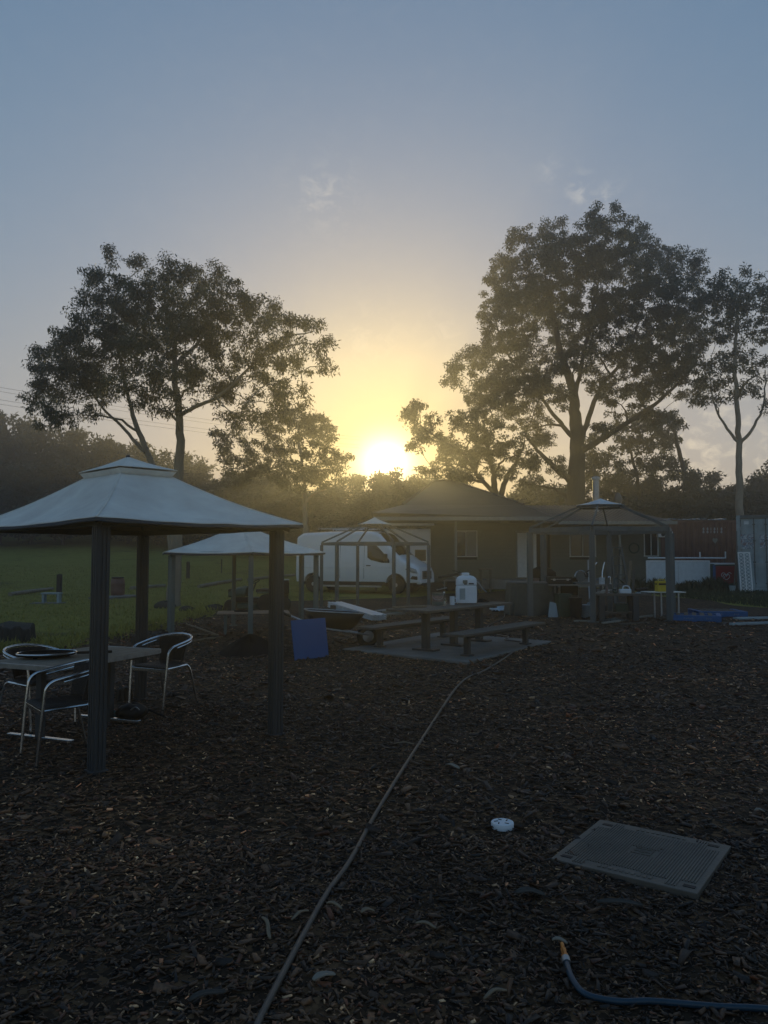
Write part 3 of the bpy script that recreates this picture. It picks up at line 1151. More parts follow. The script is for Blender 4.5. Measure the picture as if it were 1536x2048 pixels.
# ------------------------------------------------------------------ gazebos
def square_gazebo():
    t = T('canopy_gazebo', 'large near gazebo with two-tier pale grey canvas roof and charcoal posts', 'gazebo', (-2.405, 7.19, 0.0), R(45.5))
    a, b, ph = .82, 1.215, 1.83
    k = 1.165
    for sx in (-1, 1):
        for sy in (-1, 1):
            p = MB()
            x, y = sx * a, sy * b
            # fluted square post: a core and raised strips on every face
            p.box((x, y, ph / 2), (.092, .092, ph))
            for q in (-.032, 0, .032):
                for f in (-1, 1):
                    p.box((x + q, y + f * .049, ph / 2), (.020, .010, ph - .02))
                    p.box((x + f * .049, y + q, ph / 2), (.010, .020, ph - .02))
            o = p.build('post', 'post', t, bevel=.003)
            MB().box((x, y, .03), (.13, .13, .02)).build('base_plate', 'post', o, bevel=.003)
    zb = 1.858
    for s in (-1, 1):
        MB().box((0, s * b, zb), (2 * a + .10, .055, .056)).build('beam', 'post', t, bevel=.004)
        MB().box((s * a, 0, zb), (.055, 2 * b - .06, .056)).build('beam', 'post', t, bevel=.004)
    ze, zi = 1.885, 2.335
    E_ = [(-a * k, -b * k), (a * k, -b * k), (a * k, b * k), (-a * k, b * k)]
    I_ = [(-.25, -.36), (.25, -.36), (.25, .36), (-.25, .36)]
    for i in range(4):
        p0, p1, q0, q1 = E_[i], E_[(i + 1) % 4], I_[i], I_[(i + 1) % 4]

        def fn(u, v, p0=p0, p1=p1, q0=q0, q1=q1, i=i):
            x = (p0[0] * (1 - u) + p1[0] * u) * (1 - v) + (q0[0] * (1 - u) + q1[0] * u) * v
            y = (p0[1] * (1 - u) + p1[1] * u) * (1 - v) + (q0[1] * (1 - u) + q1[1] * u) * v
            sag = .040 * math.sin(math.pi * u) * math.sin(math.pi * min(1, v * 1.1))
            conc = .035 * math.sin(math.pi * v)
            wr = .0045 * math.sin(38 * v + 3 * math.sin(5 * u + i)) * math.sin(math.pi * u) * (1 - .4 * v)
            wr += .004 * math.sin(60 * v + 6 * math.sin(3 * u)) * math.sin(math.pi * u) ** 2 * (1 - v)
            wr += .003 * math.sin(23 * u + 9 * v)*math.sin(math.pi * u)
            edge = .022 * math.sin(math.pi * u) * (1 - v) ** 3
            return (x, y, ze + (zi - ze) * v - sag - conc + wr - edge)
        MB().grid(fn, 28, 22).build('canopy_panel', 'canvas', t, smooth=True, solid=.004)

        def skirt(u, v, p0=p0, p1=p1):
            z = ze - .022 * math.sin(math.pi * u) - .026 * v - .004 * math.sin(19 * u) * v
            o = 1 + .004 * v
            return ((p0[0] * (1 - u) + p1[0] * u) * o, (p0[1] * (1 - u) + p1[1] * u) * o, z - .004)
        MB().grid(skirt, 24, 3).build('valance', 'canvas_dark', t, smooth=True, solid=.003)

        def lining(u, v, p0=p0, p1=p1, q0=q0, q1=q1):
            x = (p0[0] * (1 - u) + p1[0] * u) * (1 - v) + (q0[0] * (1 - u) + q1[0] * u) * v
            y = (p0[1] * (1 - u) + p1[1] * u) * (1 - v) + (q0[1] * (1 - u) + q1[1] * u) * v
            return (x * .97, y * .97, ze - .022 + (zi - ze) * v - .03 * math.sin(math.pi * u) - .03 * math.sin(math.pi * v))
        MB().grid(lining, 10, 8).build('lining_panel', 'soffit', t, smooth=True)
        MB().tube([Vector(fn(0, j / 12)) + Vector((0, 0, .002)) for j in range(13)], .006, 6).build('hip_seam', 'canvas', t, smooth=True)
        # rafter under the hip
        MB().bar((p0[0] * .93, p0[1] * .93, ze - .055), (q0[0], q0[1], zi - .05), .025, .03).build('rafter', 'post', t)
    k2 = [(-.285, -.415), (.285, -.415), (.285, .415), (-.285, .415)]
    za, z2 = 2.535, 2.392
    for i in range(4):
        p0, p1 = k2[i], k2[(i + 1) % 4]

        def fn2(u, v, p0=p0, p1=p1):
            x = (p0[0] * (1 - u) + p1[0] * u) * (1 - v)
            y = (p0[1] * (1 - u) + p1[1] * u) * (1 - v)
            return (x, y, z2 + (za - z2) * v ** .92 - .012 * math.sin(math.pi * v) - .018 * math.sin(math.pi * u) * (1 - v) + .022 * math.sin(math.pi * u) * (1 - v) ** 6)
        MB().grid(fn2, 14, 12).build('top_tier_panel', 'canvas', t, smooth=True, solid=.004)

        def fn3(u, v, p0=p0, p1=p1):
            x = (p0[0] * (1 - u) + p1[0] * u)
            y = (p0[1] * (1 - u) + p1[1] * u)
            return (x * (.97 - .12 * v), y * (.97 - .12 * v), z2 - .012 - .062 * v)
        MB().grid(fn3, 8, 2).build('vent_skirt', 'canvas', t, smooth=True)
    MB().lathe([(.0, -.02), (.018, -.01), (.02, .01), (.008, .018)], (0, 0, za), 10).build('finial', 'post', t, smooth=True)
    return t


square_gazebo()


def hex_gazebo(name, label, c, rot, Rr, ph, over, apex, post_m, post_w, roof=None, tier=None, rim_h=.09, rafter_extra=False, rafter_m=None, tier_m='canvas', cat='gazebo'):
    z0 = max(0.0, gz(*c))
    t = T(name, label, cat, (c[0], c[1], z0), rot)
    vs = [Vector((Rr * math.cos(R(60 * i)), Rr * math.sin(R(60 * i)), 0)) for i in range(6)]
    rm = rafter_m or post_m
    for i, v in enumerate(vs):
        m = MB().box((v.x, v.y, ph / 2), (post_w, post_w, ph), Matrix.Rotation(R(60 * i), 3, 'Z'))
        for f in (-1, 1):
            m.box((v.x + f * (post_w / 2 + .003) * math.cos(R(60 * i)), v.y + f * (post_w / 2 + .003) * math.sin(R(60 * i)), ph / 2), (.006, post_w * .4, ph - .02), Matrix.Rotation(R(60 * i), 3, 'Z'))
        o = m.build('post', post_m, t, bevel=.004)
        MB().box((v.x, v.y, .035), (post_w * 2, post_w * 2, .012), Matrix.Rotation(R(60 * i), 3, 'Z')).build('base_plate', post_m, o)
        w = vs[(i + 1) % 6]
        q0, q1 = v.lerp(w, .012), v.lerp(w, .988)
        MB().bar(q0 + Vector((0, 0, ph + rim_h / 2)), q1 + Vector((0, 0, ph + rim_h / 2)), .055, rim_h).build('beam', post_m, t, bevel=.004)
    ze = ph + rim_h + .01
    rin = tier[0] * .86 if tier else .05
    zin = apex if not tier else tier[1] - .03
    for i in range(6 if not rafter_extra else 12):
        a = R(60 * i) if not rafter_extra else R(30 * i)
        rr = Rr * over if (not rafter_extra or i % 2 == 0) else Rr * over * .866
        e = Vector((rr * math.cos(a), rr * math.sin(a), ze - (over - 1) * Rr * (zin - ze) / Rr))
        s = Vector((rin * math.cos(a), rin * math.sin(a), zin))
        if not roof:
            MB().bar(e, s, .035, .045).build('rafter', rm, t)
    if roof:
        for i in range(6):
            a0, a1 = R(60 * i), R(60 * i + 60)
            zd = ze - .02
            P0 = Vector((Rr * over * math.cos(a0), Rr * over * math.sin(a0), zd))
            P1 = Vector((Rr * over * math.cos(a1), Rr * over * math.sin(a1), zd))

            def fn(u, v, P0=P0, P1=P1):
                p = P0.lerp(P1, u)
                w = min(v, .97)
                x, y = p.x * (1 - w), p.y * (1 - w)
                return (x, y, zd + (apex - zd) * v - .04 * math.sin(math.pi * v) - .05 * math.sin(math.pi * u) * math.sin(math.pi * min(1, v * 1.2)) * (1 - v) - .03 * math.sin(math.pi * u) * (1 - v) ** 3 + .004 * math.sin(30 * v + 4 * u))
            MB().grid(fn, 14, 12).build('canopy_panel', roof, t, smooth=True, solid=.005)

            def sk(u, v, P0=P0, P1=P1):
                p = P0.lerp(P1, u)
                return (p.x, p.y, p.z - .006 - .03 * math.sin(math.pi * u) - .03 * v)
            MB().grid(sk, 10, 1).build('valance', 'canvas_dark', t, solid=.003)
        MB().lathe([(.07, -.03), (.06, .0), (.015, .025)], (0, 0, apex), 12).build('cap', roof, t, smooth=True)
    if tier:
        r2, z2, za = tier
        for i in range(6):
            a0, a1 = R(60 * i), R(60 * i + 60)

            def f2(u, v, a0=a0, a1=a1):
                x = r2 * ((1 - u) * math.cos(a0) + u * math.cos(a1)) * (1 - min(v, .985))
                y = r2 * ((1 - u) * math.sin(a0) + u * math.sin(a1)) * (1 - min(v, .985))
                return (x, y, z2 + (za - z2) * v - .02 * math.sin(math.pi * v))
            MB().grid(f2, 6, 8).build('top_panel', tier_m, t, smooth=True, solid=.004)
        for i in range(6):
            a = R(60 * i)
            MB().bar((rin * math.cos(a), rin * math.sin(a), zin - .02), (rin * math.cos(a + R(60)), rin * math.sin(a + R(60)), zin - .02), .03, .05).build('ring_bar', post_m, t)
    return t


hex_gazebo('canopy_gazebo', 'low six-post gazebo with single pale canvas roof, behind the near gazebo', (-2.95, 16.0), R(-13.5), 1.62, 1.615, 1.12, 2.26, 'post_green', .085, roof='canvas', rim_h=.07)
cC = at(749, 1113, 23.5)
hex_gazebo('bare_gazebo', 'bare gazebo frame with small top canopy standing in front of the white van', (cC.x, 23.5), R(-10), 1.66, 1.93, 1.0, 2.6, 'post_grey', .085, tier=(.54, 2.56, 2.78), rim_h=.075, tier_m='canvas')
cD = at(1203, 1113, 20.4)
hex_gazebo('workshop_gazebo', 'tall timber gazebo frame with small white cap over cluttered workbenches', (cD.x, 20.4), R(8), 1.97, 2.22, 1.0, 2.9, 'post_grey', .125, tier=(.69, 2.95, 3.14), rim_h=.11, rafter_m='post_grey', tier_m='white')


# ------------------------------------------------------------------ bistro chairs and table under the near gazebo
def bistro_chair(label, loc, rz):
    t = T('bistro_chair', label, 'chair', loc, rz, 'aluminium and wicker bistro chairs')
    side = [(.245, -.235, 0), (.222, -.245, .30), (.20, -.25, .54), (.185, -.253, .60), (.145, -.256, .636), (.08, -.258, .655), (-.06, -.256, .682), (-.17, -.225, .705), (-.245, -.14, .725), (-.272, 0, .735)]
    full = side + [(x, -y, z) for x, y, z in reversed(side[:-1])]
    MB().tube(smooth_path(full, 6), .0125, 10).build('arm_tube', 'metal', t, smooth=True)
    inner = [(x * .98 - .012, y * .965, z - .028) for x, y, z in full[5:-5]]
    MB().tube(smooth_path(inner, 5), .008, 8).build('arm_tube', 'metal', t, smooth=True)
    for s in (-1, 1):
        MB().tube(smooth_path([(-.12, s * .205, .435), (-.165, s * .215, .38), (-.215, s * .225, .20), (-.265, s * .235, 0)], 5), .0115, 8).build('rear_leg', 'metal', t, smooth=True)
        MB().tube([(.205, s * .245, .425), (-.13, s * .205, .43)], .0105, 8).build('seat_rail', 'metal', t, smooth=True)
    MB().bar((.207, -.235, .405), (.207, .235, .405), .018, .036).build('front_rail', 'metal', t, bevel=.003)
    MB().tube([(-.12, -.205, .425), (-.12, .205, .425)], .010, 8).build('rear_rail', 'metal', t, smooth=True)

    def seat(u, v):
        x, y = -.20 + .42 * u, (-.215 + .43 * v) * (1 - .10 * (1 - u))
        r = max(abs(2 * u - 1), abs(2 * v - 1))
        return (x, y, .448 - .012 * math.cos(math.pi * (u - .5)) * math.cos(math.pi * (v - .5)) - .016 * max(0, r - .8) * 5 + .0025 * math.sin(60 * u) * math.sin(60 * v))
    MB().grid(seat, 40, 40).build('seat', 'wicker', t, smooth=True, solid=.014)

    def back(u, v):
        a = R(-58 + 116 * u)
        r = .265 + .01 * v
        x, y = .005 - r * math.cos(a) * 1.0, r * math.sin(a) * .86
        z = .455 + (.262 - .028 * (1 - math.cos(a))) * v
        return (x + .035 * (1 - v), y * (.80 + .20 * v), z + .0025 * math.sin(70 * u) * math.sin(36 * v))
    MB().grid(back, 44, 24).build('backrest', 'wicker', t, smooth=True, solid=.012)
    for s in (-1, 1):
        for x, y in ((.245, .235), (-.265, .235)):
            MB().lathe([(.015, 0), (.016, .025), (.013, .03)], (x, s * y, 0), 8).build('foot_cap', 'black', t, smooth=True)
    return t


Z0 = .026
bistro_chair('aluminium and brown wicker chair nearest the camera, partly behind the near post', (-2.52, 6.12, Z0), R(218))
bistro_chair('aluminium and wicker chair at the far end of the table, turned towards the camera', (-2.33, 8.22, Z0), R(-118))
bistro_chair('aluminium and wicker chair tucked behind the far long side of the table', (-3.22, 7.22, Z0), R(-28))


def garden_table():
    ax = Vector((.38, .925, 0)).normalized()
    ay = Vector((-.925, .38, 0)).normalized()
    n0 = Vector((-2.68, 6.33, 0))
    L, W = 1.34, .80
    c = n0 + ax * L / 2 + ay * W / 2
    t = T('garden_table', 'weathered board table on posts under the near gazebo', 'table', (c.x, c.y, 0), math.atan2(ax.y, ax.x))
    zt = .70
    nb = 6
    bw = W / nb
    for i in range(nb):
        MB().box((0, -W / 2 + bw * (i + .5), zt - .016 + random.uniform(-.001, .001)), (L - .05, bw - .006, .028)).build('board', 'board', t, bevel=.003)
    for s in (-1, 1):
        MB().box((s * (L / 2 - .012), 0, zt - .018), (.024, W, .042)).build('edge_trim', 'steel', t, bevel=.002)
        MB().box((0, s * (W / 2 + .004), zt - .022), (L - .05, .006, .036)).build('edge_trim', 'steel', t)
    for s in (-1, 1):
        MB().box((s * .42, 0, (zt - .03) / 2), (.06, .06, zt - .03)).build('leg', 'post', t, bevel=.004)
        MB().box((s * .42, 0, zt - .055), (.09, W * .8, .045)).build('bearer', 'post', t, bevel=.003)
        MB().bar((s * .42, -.36, .045), (s * .42, .36, .045), .045, .028).build('foot_bar', 'metal', t, bevel=.003)
    return t


gt = garden_table()


def tray_on_table():
    p = at(105, 1312, 6.95)
    t = T('griddle', 'flat black griddle plate with silver rim lying on the garden table', 'griddle', (p.x - .05, p.y, .702), R(18))
    MB().lathe([(.20, .012), (.235, .02), (.25, .035), (.245, .038), (.225, .026), (.0, .018)], (0, 0, 0), 30).build('plate', 'tarpdk', t, smooth=True)
    MB().tube([(.25 * math.cos(a * .2094), .25 * math.sin(a * .2094), .040) for a in range(31)], .007, 6, cap=False).build('rim', 'metal', t, smooth=True)
    MB().box((.40, .0, .030), (.30, .06, .022)).build('handle', 'black', t, bevel=.006)
    for a in (0, 2.1, 4.2):
        MB().lathe([(.02, 0), (.02, .014)], (.17 * math.cos(a), .17 * math.sin(a), 0), 8).build('foot', 'black', t)
    t.scale = (1, .8, 1)


tray_on_table()

# helmet-like black bag, teal rope, wood blocks beside the far chair
p = gp(262, 1446)
t = T('black_bag', 'shiny black bag dropped on the mulch beside the far chair', 'bag', (p.x, p.y, .02), R(25))


def bagf(u, v):
    a, b = 2 * math.pi * u, math.pi * v
    r = .115 * (1 + .10 * math.sin(3 * a + 1) * math.sin(b) + .06 * math.sin(7 * a + 4 * b))
    return (r * 1.25 * math.sin(b) * math.cos(a), r * math.sin(b) * math.sin(a), .085 + .085 * math.cos(b) * (1 + .1 * math.sin(2 * a)))


MB().grid(bagf, 30, 18).build('sack', 'black', t, smooth=True)
MB().tube(smooth_path([(.10, .02, .10), (.18, .03, .08), (.26, .00, .04), (.30, -.05, .03)], 5), .012, 6).build('strap', 'black', t, smooth=True)
MB().tube(smooth_path([(-.02, -.10, .12), (.02, -.125, .15), (.06, -.11, .12)], 5), .006, 6).build('buckle', 'steel', t, smooth=True)

p = gp(224, 1440)
pts = []
for k in range(60):
    a = k * .55
    r = .05 + .07 * random.random()
    pts.append((p.x + r * 1.5 * math.cos(a), p.y + r * math.sin(a), .045 + .02 * random.random()))
tag(MB().tube(smooth_path(pts, 3), .006, 5).build('rope_tangle', 'teal', smooth=True), 'tangle of teal rope on the mulch by the black bag', 'rope')


def stump(name, label, p, r, h, seed, mat_='endgrain', tilt=0.0):
    random.seed(seed)
    n = 26
    prof = [random.uniform(.80, 1.16) for _ in range(n)]
    jag = [random.uniform(-.16, .10) for _ in range(n)]
    m = MB()
    rows_ = [(0, 1.22), (.12, 1.08), (.5, 1.0), (.93, .97), (1.0, .90)]
    for zf, k in rows_:
        for j in range(n):
            a = 2 * math.pi * j / n
            rr = r * k * prof[j] * (1 + (.18 * max(0, math.sin(5 * a)) if zf == 0 else 0))
            m.v.append((rr * math.cos(a), rr * math.sin(a), h * zf * (1 + (.09 * math.sin(a + seed) + jag[j] if zf > .9 else 0)) - (.03 if zf == 0 else 0)))
    for i in range(len(rows_) - 1):
        for j in range(n):
            m.f.append((i * n + j, i * n + (j + 1) % n, (i + 1) * n + (j + 1) % n, (i + 1) * n + j))
    m.f.append(tuple((len(rows_) - 1) * n + j for j in range(n)))
    o = m.build(name, mat_)
    o.location = (p.x, p.y, max(0, gz(p.x, p.y)))
    o.rotation_euler = (tilt, 0, seed)
    tag(o, label, 'stump')
    return o


stump('tree_stump', 'large old tree stump with grass around it at the left edge', gp(28, 1290), .34, .36, 3)
stump('tree_stump', 'short upright log beside the back post of the near gazebo', gp(283, 1292), .15, .24, 5)
stump('tree_stump', 'squat sawn log just right of the back post on the mulch edge', gp(306, 1292), .12, .22, 8)
stump('tree_stump', 'small dark log block standing between the table and the far chair', gp(250, 1402), .085, .16, 9)

pb = gp(28, 1300)


def stump_grass():
    a, r = random.uniform(0, 6.28), random.uniform(.28, .75)
    return (pb.x + r * 1.3 * math.cos(a) + .15, pb.y + r * math.sin(a), 0.0, random.uniform(.6, 1.3))


blades(900, stump_grass, 'long grass growing round the large stump at left', 'stump_grass', .13, w=.008)


# ------------------------------------------------------------------ low table, poles and mound by the second gazebo
c = at(508, 1113, 15.6)
t = T('low_table', 'low table with pinkish board top under the second gazebo', 'table', (c.x, c.y, .02), R(10))
MB().box((0, 0, .46), (1.42, .72, .022)).build('table_top', 'ply', t, bevel=.003)
for sx in (-1, 1):
    for sy in (-1, 1):
        MB().box((sx * .55, sy * .26, .225), (.05, .05, .449)).build('leg', 'post_green', t)
    MB().box((sx * .55, 0, .425), (.04, .47, .04)).build('bearer', 'post_green', t)
tag(MB().box((0, 0, 0), (.30, .07, .03)).build('offcut', 'black'), 'dark offcut lying on the low pinkish table', 'offcut').location = (c.x - .22, c.y - .05, .508)

for (a, b, r, lab) in (((372, 1252), (438, 1276), .022, 'pale pole slanting across the mulch left of the low gazebo'), ((352, 1274), (446, 1275), .018, 'straight thin pole lying level on the mulch left of the low gazebo'), ((386, 1288), (444, 1279), .025, 'short thick pole lying nearest on the mulch by the low gazebo'), ((458, 1293), (480, 1289), .014, 'short pale stick beside the dark mound')):
    A, B = gp(*a), gp(*b)
    A.z, B.z = .05, .05
    tag(MB().tube([A, A.lerp(B, .5) + Vector((0, 0, .01)), B], r, 8).build('ground_pole', 'timber', smooth=True), lab, 'pole', 'poles on the mulch')

p = gp(492, 1318)
mp_ = MB()


def mound(u, v):
    a, r = 2 * math.pi * u, v
    x, y = .52 * r * math.cos(a) * (1 + .15 * math.sin(3 * a)), .38 * r * math.sin(a)
    z = .27 * (1 - r ** 1.4) * (1 + .25 * math.sin(2 * a + 1)) + .02 * math.sin(9 * a) * r * (1 - r) * 2 + .01
    return (x, y, max(0.0, z))


mo_ = mp_.grid(mound, 36, 12).build('tarp_mound', 'tarpdk', smooth=True)
mo_.location = (p.x, p.y + .35, .015)
tag(mo_, 'dark tarp heaped in a low mound behind the right post of the near gazebo', 'tarp')

# ------------------------------------------------------------------ blue board and wheelbarrow
A, B = Vector((-1.335, 11.66, 0)), Vector((-.865, 12.20, 0))
u = (B - A).normalized()
nrm = Vector((-u.y, u.x, 0))
up = (Vector((0, 0, 1)) * math.cos(R(9)) + nrm * math.sin(R(9)))
m = MB()
wd, hg, th = (B - A).length, .61, .012
wv = u.cross(up).normalized()
vs = []
for k in (0, th):
    for (a, b) in ((0, 0), (wd, -.0), (wd + .01, hg * 1.0), (0, hg)):
        vs.append(A + u * a + up * b + wv * -k + Vector((0, 0, .03)))
m.add(vs, [(0, 1, 2, 3), (7, 6, 5, 4), (0, 4, 5, 1), (1, 5, 6, 2), (2, 6, 7, 3), (3, 7, 4, 0)])
tag(m.build('blue_board', 'bluebrd', bevel=.002), 'flat bright blue board leaning against the wheelbarrow', 'board')

t = T('wheelbarrow', 'black wheelbarrow standing behind the blue board', 'wheelbarrow', (-.88, 13.35, .02), R(196))
rim = [(-.52, -.16), (-.46, -.25), (-.2, -.31), (.2, -.32), (.42, -.28), (.47, -.16), (.48, 0)]
rim = rim + [(x, -y) for x, y in reversed(rim[:-1])]
floor_ = [(-.30, -.11), (-.27, -.15), (-.1, -.19), (.1, -.19), (.24, -.17), (.26, -.1), (.26, 0)]
floor_ = floor_ + [(x, -y) for x, y in reversed(floor_[:-1])]
n = len(rim)
m = MB()
for ring, z in ((rim, .60), ([(a[0] * .6 + b[0] * .4, a[1] * .6 + b[1] * .4) for a, b in zip(rim, floor_)], .46), (floor_, .33)):
    for x, y in ring:
        m.v.append((x, y, z + (.07 * (x + .5) if ring is rim else 0)))
for i in range(2):
    for j in range(n):
        m.f.append((i * n + j, (i + 1) * n + j, (i + 1) * n + (j + 1) % n, i * n + (j + 1) % n))
m.f.append(tuple(2 * n + j for j in range(n)))
m.build('tray', 'black', t, smooth=True, solid=.006)
rp_ = [(x, y, .605 + .07 * (x + .5)) for x, y in rim]
MB().tube(smooth_path(rp_ + [rp_[0]], 3), .011, 8).build('rim', 'steel', t, smooth=True)
for s in (-1, 1):
    MB().tube(smooth_path([(-.62, s * .05, .22), (-.2, s * .17, .30), (.3, s * .26, .40), (.85, s * .30, .62)], 5), .016, 8).build('handle_bar', 'steel', t, smooth=True)
    MB().tube([(.92, s * .305, .65), (.78, s * .297, .59)], .021, 8).build('grip', 'black', t, smooth=True)
    MB().tube(smooth_path([(.16, s * .22, .36), (.24, s * .23, .18), (.30, s * .22, .0), (.36, s * .21, .0), (.40, s * .24, .40)], 5), .013, 8).build('leg', 'steel', t, smooth=True)
w = MB().lathe([(.10, -.035), (.165, -.042), (.19, -.02), (.195, 0), (.19, .02), (.165, .042), (.10, .035)], (-.62, 0, .195), 22, 'y').build('wheel', 'rubber', t, smooth=True)
MB().lathe([(.03, -.05), (.10, -.036), (.10, .036), (.03, .05)], (-.62, 0, .195), 16, 'y').build('hub', 'steel', w, smooth=True)

# ------------------------------------------------------------------ concrete pad, picnic table, benches
cx, cy = sum(q[0] for q in PAD) / 4, sum(q[1] for q in PAD) / 4
m = MB()
vs = [(x, y, -.03) for x, y in PAD] + [(x, y, .062) for x, y in PAD]
m.add(vs, [(3, 2, 1, 0), (4, 5, 6, 7), (0, 1, 5, 4), (1, 2, 6, 5), (2, 3, 7, 6), (3, 0, 4, 7)])
pad = m.build('concrete_pad', 'conc', bevel=.012)
structure(pad)
ZP = .062
dirv = Vector((.6, .8, 0))
ang = math.atan2(.8, .6)


def bench(label, e1, L):
    c = Vector((e1[0], e1[1], 0)) + dirv * L / 2
    t = T('park_bench', label, 'bench', (c.x, c.y, ZP), ang, 'picnic benches')
    for i in range(3):
        MB().box((0, -.13 + .13 * i, .345 + random.uniform(-.002, .002)), (L + random.uniform(-.01, .02), .122, .04)).build('plank', 'plank', t, bevel=.005)
    for s in (-1, 1):
        MB().box((s * (L / 2 - .42), 0, .161), (.085, .085, .322)).build('leg', 'post', t, bevel=.005)
        MB().box((s * (L / 2 - .42), 0, .308), (.07, .34, .032)).build('bearer', 'post', t)
        MB().box((s * (L / 2 - .42), 0, .012), (.16, .16, .022)).build('foot_plate', 'post', t, bevel=.003)
    MB().box((0, .0, .29), (L * .72, .045, .06)).build('spine', 'post', t)
    return t


bench('slatted timber bench on the near right side of the picnic table', (1.04, 11.72), 2.83)
bench('slatted timber bench on the far left side of the picnic table', (-.32, 12.9), 2.83)
c = Vector((.36, 12.3, 0)) + dirv * 1.415
t = T('picnic_table', 'long dark plank picnic table on three posts on the concrete pad', 'table', (c.x, c.y, ZP), ang)
for i in range(5):
    MB().box((0, -.33 + .165 * i, .672 + random.uniform(-.002, .002)), (2.83 + random.uniform(-.02, .02), .157, .042)).build('plank', 'plank', t, bevel=.005)
for q in (-.87, 0, .87):
    MB().box((q, 0, .318), (.11, .11, .636)).build('leg', 'post', t, bevel=.006)
    MB().box((q, 0, .632), (.075, .70, .034)).build('bearer', 'post', t)
    MB().box((q, 0, .018), (.20, .42, .03)).build('foot', 'post', t, bevel=.004)
MB().box((0, 0, .60), (2.1, .05, .028)).build('spine', 'post', t)
ZT = ZP + .694


def on_table(px, d):
    return Vector((at(px, 1113, d).x, d, ZT + .001))


# knapsack sprayer
p = on_table(932, 13.85)
t = T('knapsack_sprayer', 'white plastic knapsack sprayer tank standing on the picnic table', 'sprayer', p, R(6))


def tank(u, v):
    # rounded-rectangle section that narrows at the shoulder
    prof = [(0, .92), (.03, .98), (.10, 1.0), (.50, 1.0), (.60, .97), (.63, .92), (.655, .985), (.84, .97), (.90, .90), (.96, .70), (1.0, .34)]
    z = prof[0][0]
    k = float(np.interp(v, [i / 10 for i in range(11)], [q[1] for q in prof]))
    z = float(np.interp(v, [i / 10 for i in range(11)], [q[0] for q in prof])) * .50
    a = 2 * math.pi * u
    ex = .42
    ca, sa = math.cos(a), math.sin(a)
    x = .185 * k * math.copysign(abs(ca) ** ex, ca)
    y = .105 * k * math.copysign(abs(sa) ** ex, sa)
    return (x, y, z)


m = MB().grid(tank, 40, 40)
m.build('tank', 'plastic_w', t, smooth=True)
MB().lathe([(.062, .49), (.066, .50), (.066, .535), (.058, .545), (.0, .548)], (-.01, 0, 0), 22).build('cap', 'plastic_w', t, smooth=True)
MB().box((-.04, -.104, .385), (.085, .012, .06)).build('badge', 'post_green', t, bevel=.004)
MB().box((.07, -.105, .352), (.09, .012, .022)).build('slot', 'black', t)
MB().box((-.035, -.105, .345), (.05, .012, .018)).build('slot', 'black', t)
MB().box((-.09, -.103, .17), (.10, .010, .20)).build('recess_panel', 'cont', t, bevel=.004)
MB().tube(smooth_path([(-.17, .0, .44), (-.21, -.02, .47), (-.24, -.02, .48)], 5), .008, 6).build('lever', 'steel', t, smooth=True)
MB().tube(smooth_path([(.18, 0, .40), (.24, -.02, .34), (.30, -.04, .25), (.36, -.05, .20)], 5), .009, 6).build('spray_hose', 'steel', t, smooth=True)
MB().tube(smooth_path([(.19, .02, .30), (.215, .02, .20), (.20, .02, .06)], 5), .011, 6).build('strap', 'black', t, smooth=True)
MB().box((0, 0, -.0), (.33, .20, .012)).build('base', 'black', t)
t.location.z += .008

p = on_table(888, 13.45)
t = T('drink_bottle', 'clear plastic drink bottle standing on the picnic table', 'bottle', p)
MB().lathe([(.030, 0), (.034, .01), (.034, .12), (.030, .15), (.013, .195), (.012, .212)], (0, 0, 0), 20).build('shell', 'clear', t, smooth=True)
MB().lathe([(.015, .208), (.015, .232), (.0, .233)], (0, 0, 0), 14).build('cap', 'plastic_w', t, smooth=True)
p = on_table(904, 13.5)
t = T('white_mug', 'small white mug between the bottle and the sprayer', 'mug', p)
MB().lathe([(.040, 0), (.043, .01), (.043, .15), (.039, .15), (.038, .02), (.0, .02)], (0, 0, 0), 22).build('cup', 'plastic_w', t, smooth=True)
MB().tube(smooth_path([(.04, 0, .12), (.075, 0, .11), (.078, 0, .06), (.04, 0, .04)], 5), .007, 6).build('handle', 'plastic_w', t, smooth=True)
p = on_table(875, 13.4)
t = T('paint_bucket', 'squat tin with faded reddish label at the left of the clear bottle', 'tin', p)
MB().lathe([(.095, 0), (.098, .006), (.098, .20), (.102, .205), (.102, .215), (.09, .215), (.088, .19), (.0, .19)], (0, 0, 0), 26).build('tin', 'post_green', t, smooth=True)
MB().lathe([(.0995, .07), (.0995, .17), (.0985, .172), (.0985, .068)], (0, 0, 0), 26).build('label_band', 'label_red', t, smooth=True)
MB().tube(smooth_path([(-.1, 0, .19), (-.07, -.08, .12), (0, -.108, .10), (.07, -.08, .12), (.1, 0, .19)], 5), .003, 5).build('bail', 'steel', t, smooth=True)
p = on_table(962, 14.3)
t = T('tool_pouch', 'dark cloth heap lying right of the sprayer on the picnic table', 'cloth', p)
MB().grid(lambda u, v: (.16 * v * math.cos(6.283 * u) * (1 + .2 * math.sin(12 * u)), .10 * v * math.sin(6.283 * u), .05 * (1 - v ** 1.5) * (1 + .3 * math.sin(18 * u)) + .002), 24, 8).build('cloth', 'tarpdk', t, smooth=True)
p = on_table(800, 12.55)
tag(MB().box((0, 0, .014), (.62, .09, .026)).build('loose_plank', 'timber', bevel=.003), 'loose pale plank lying on the left end of the picnic table', 'plank')
o = bpy.context.scene.objects['loose_plank']
o.location = (p.x + .16, p.y + .22, ZT + .002)
o.rotation_euler = (0, 0, R(30))

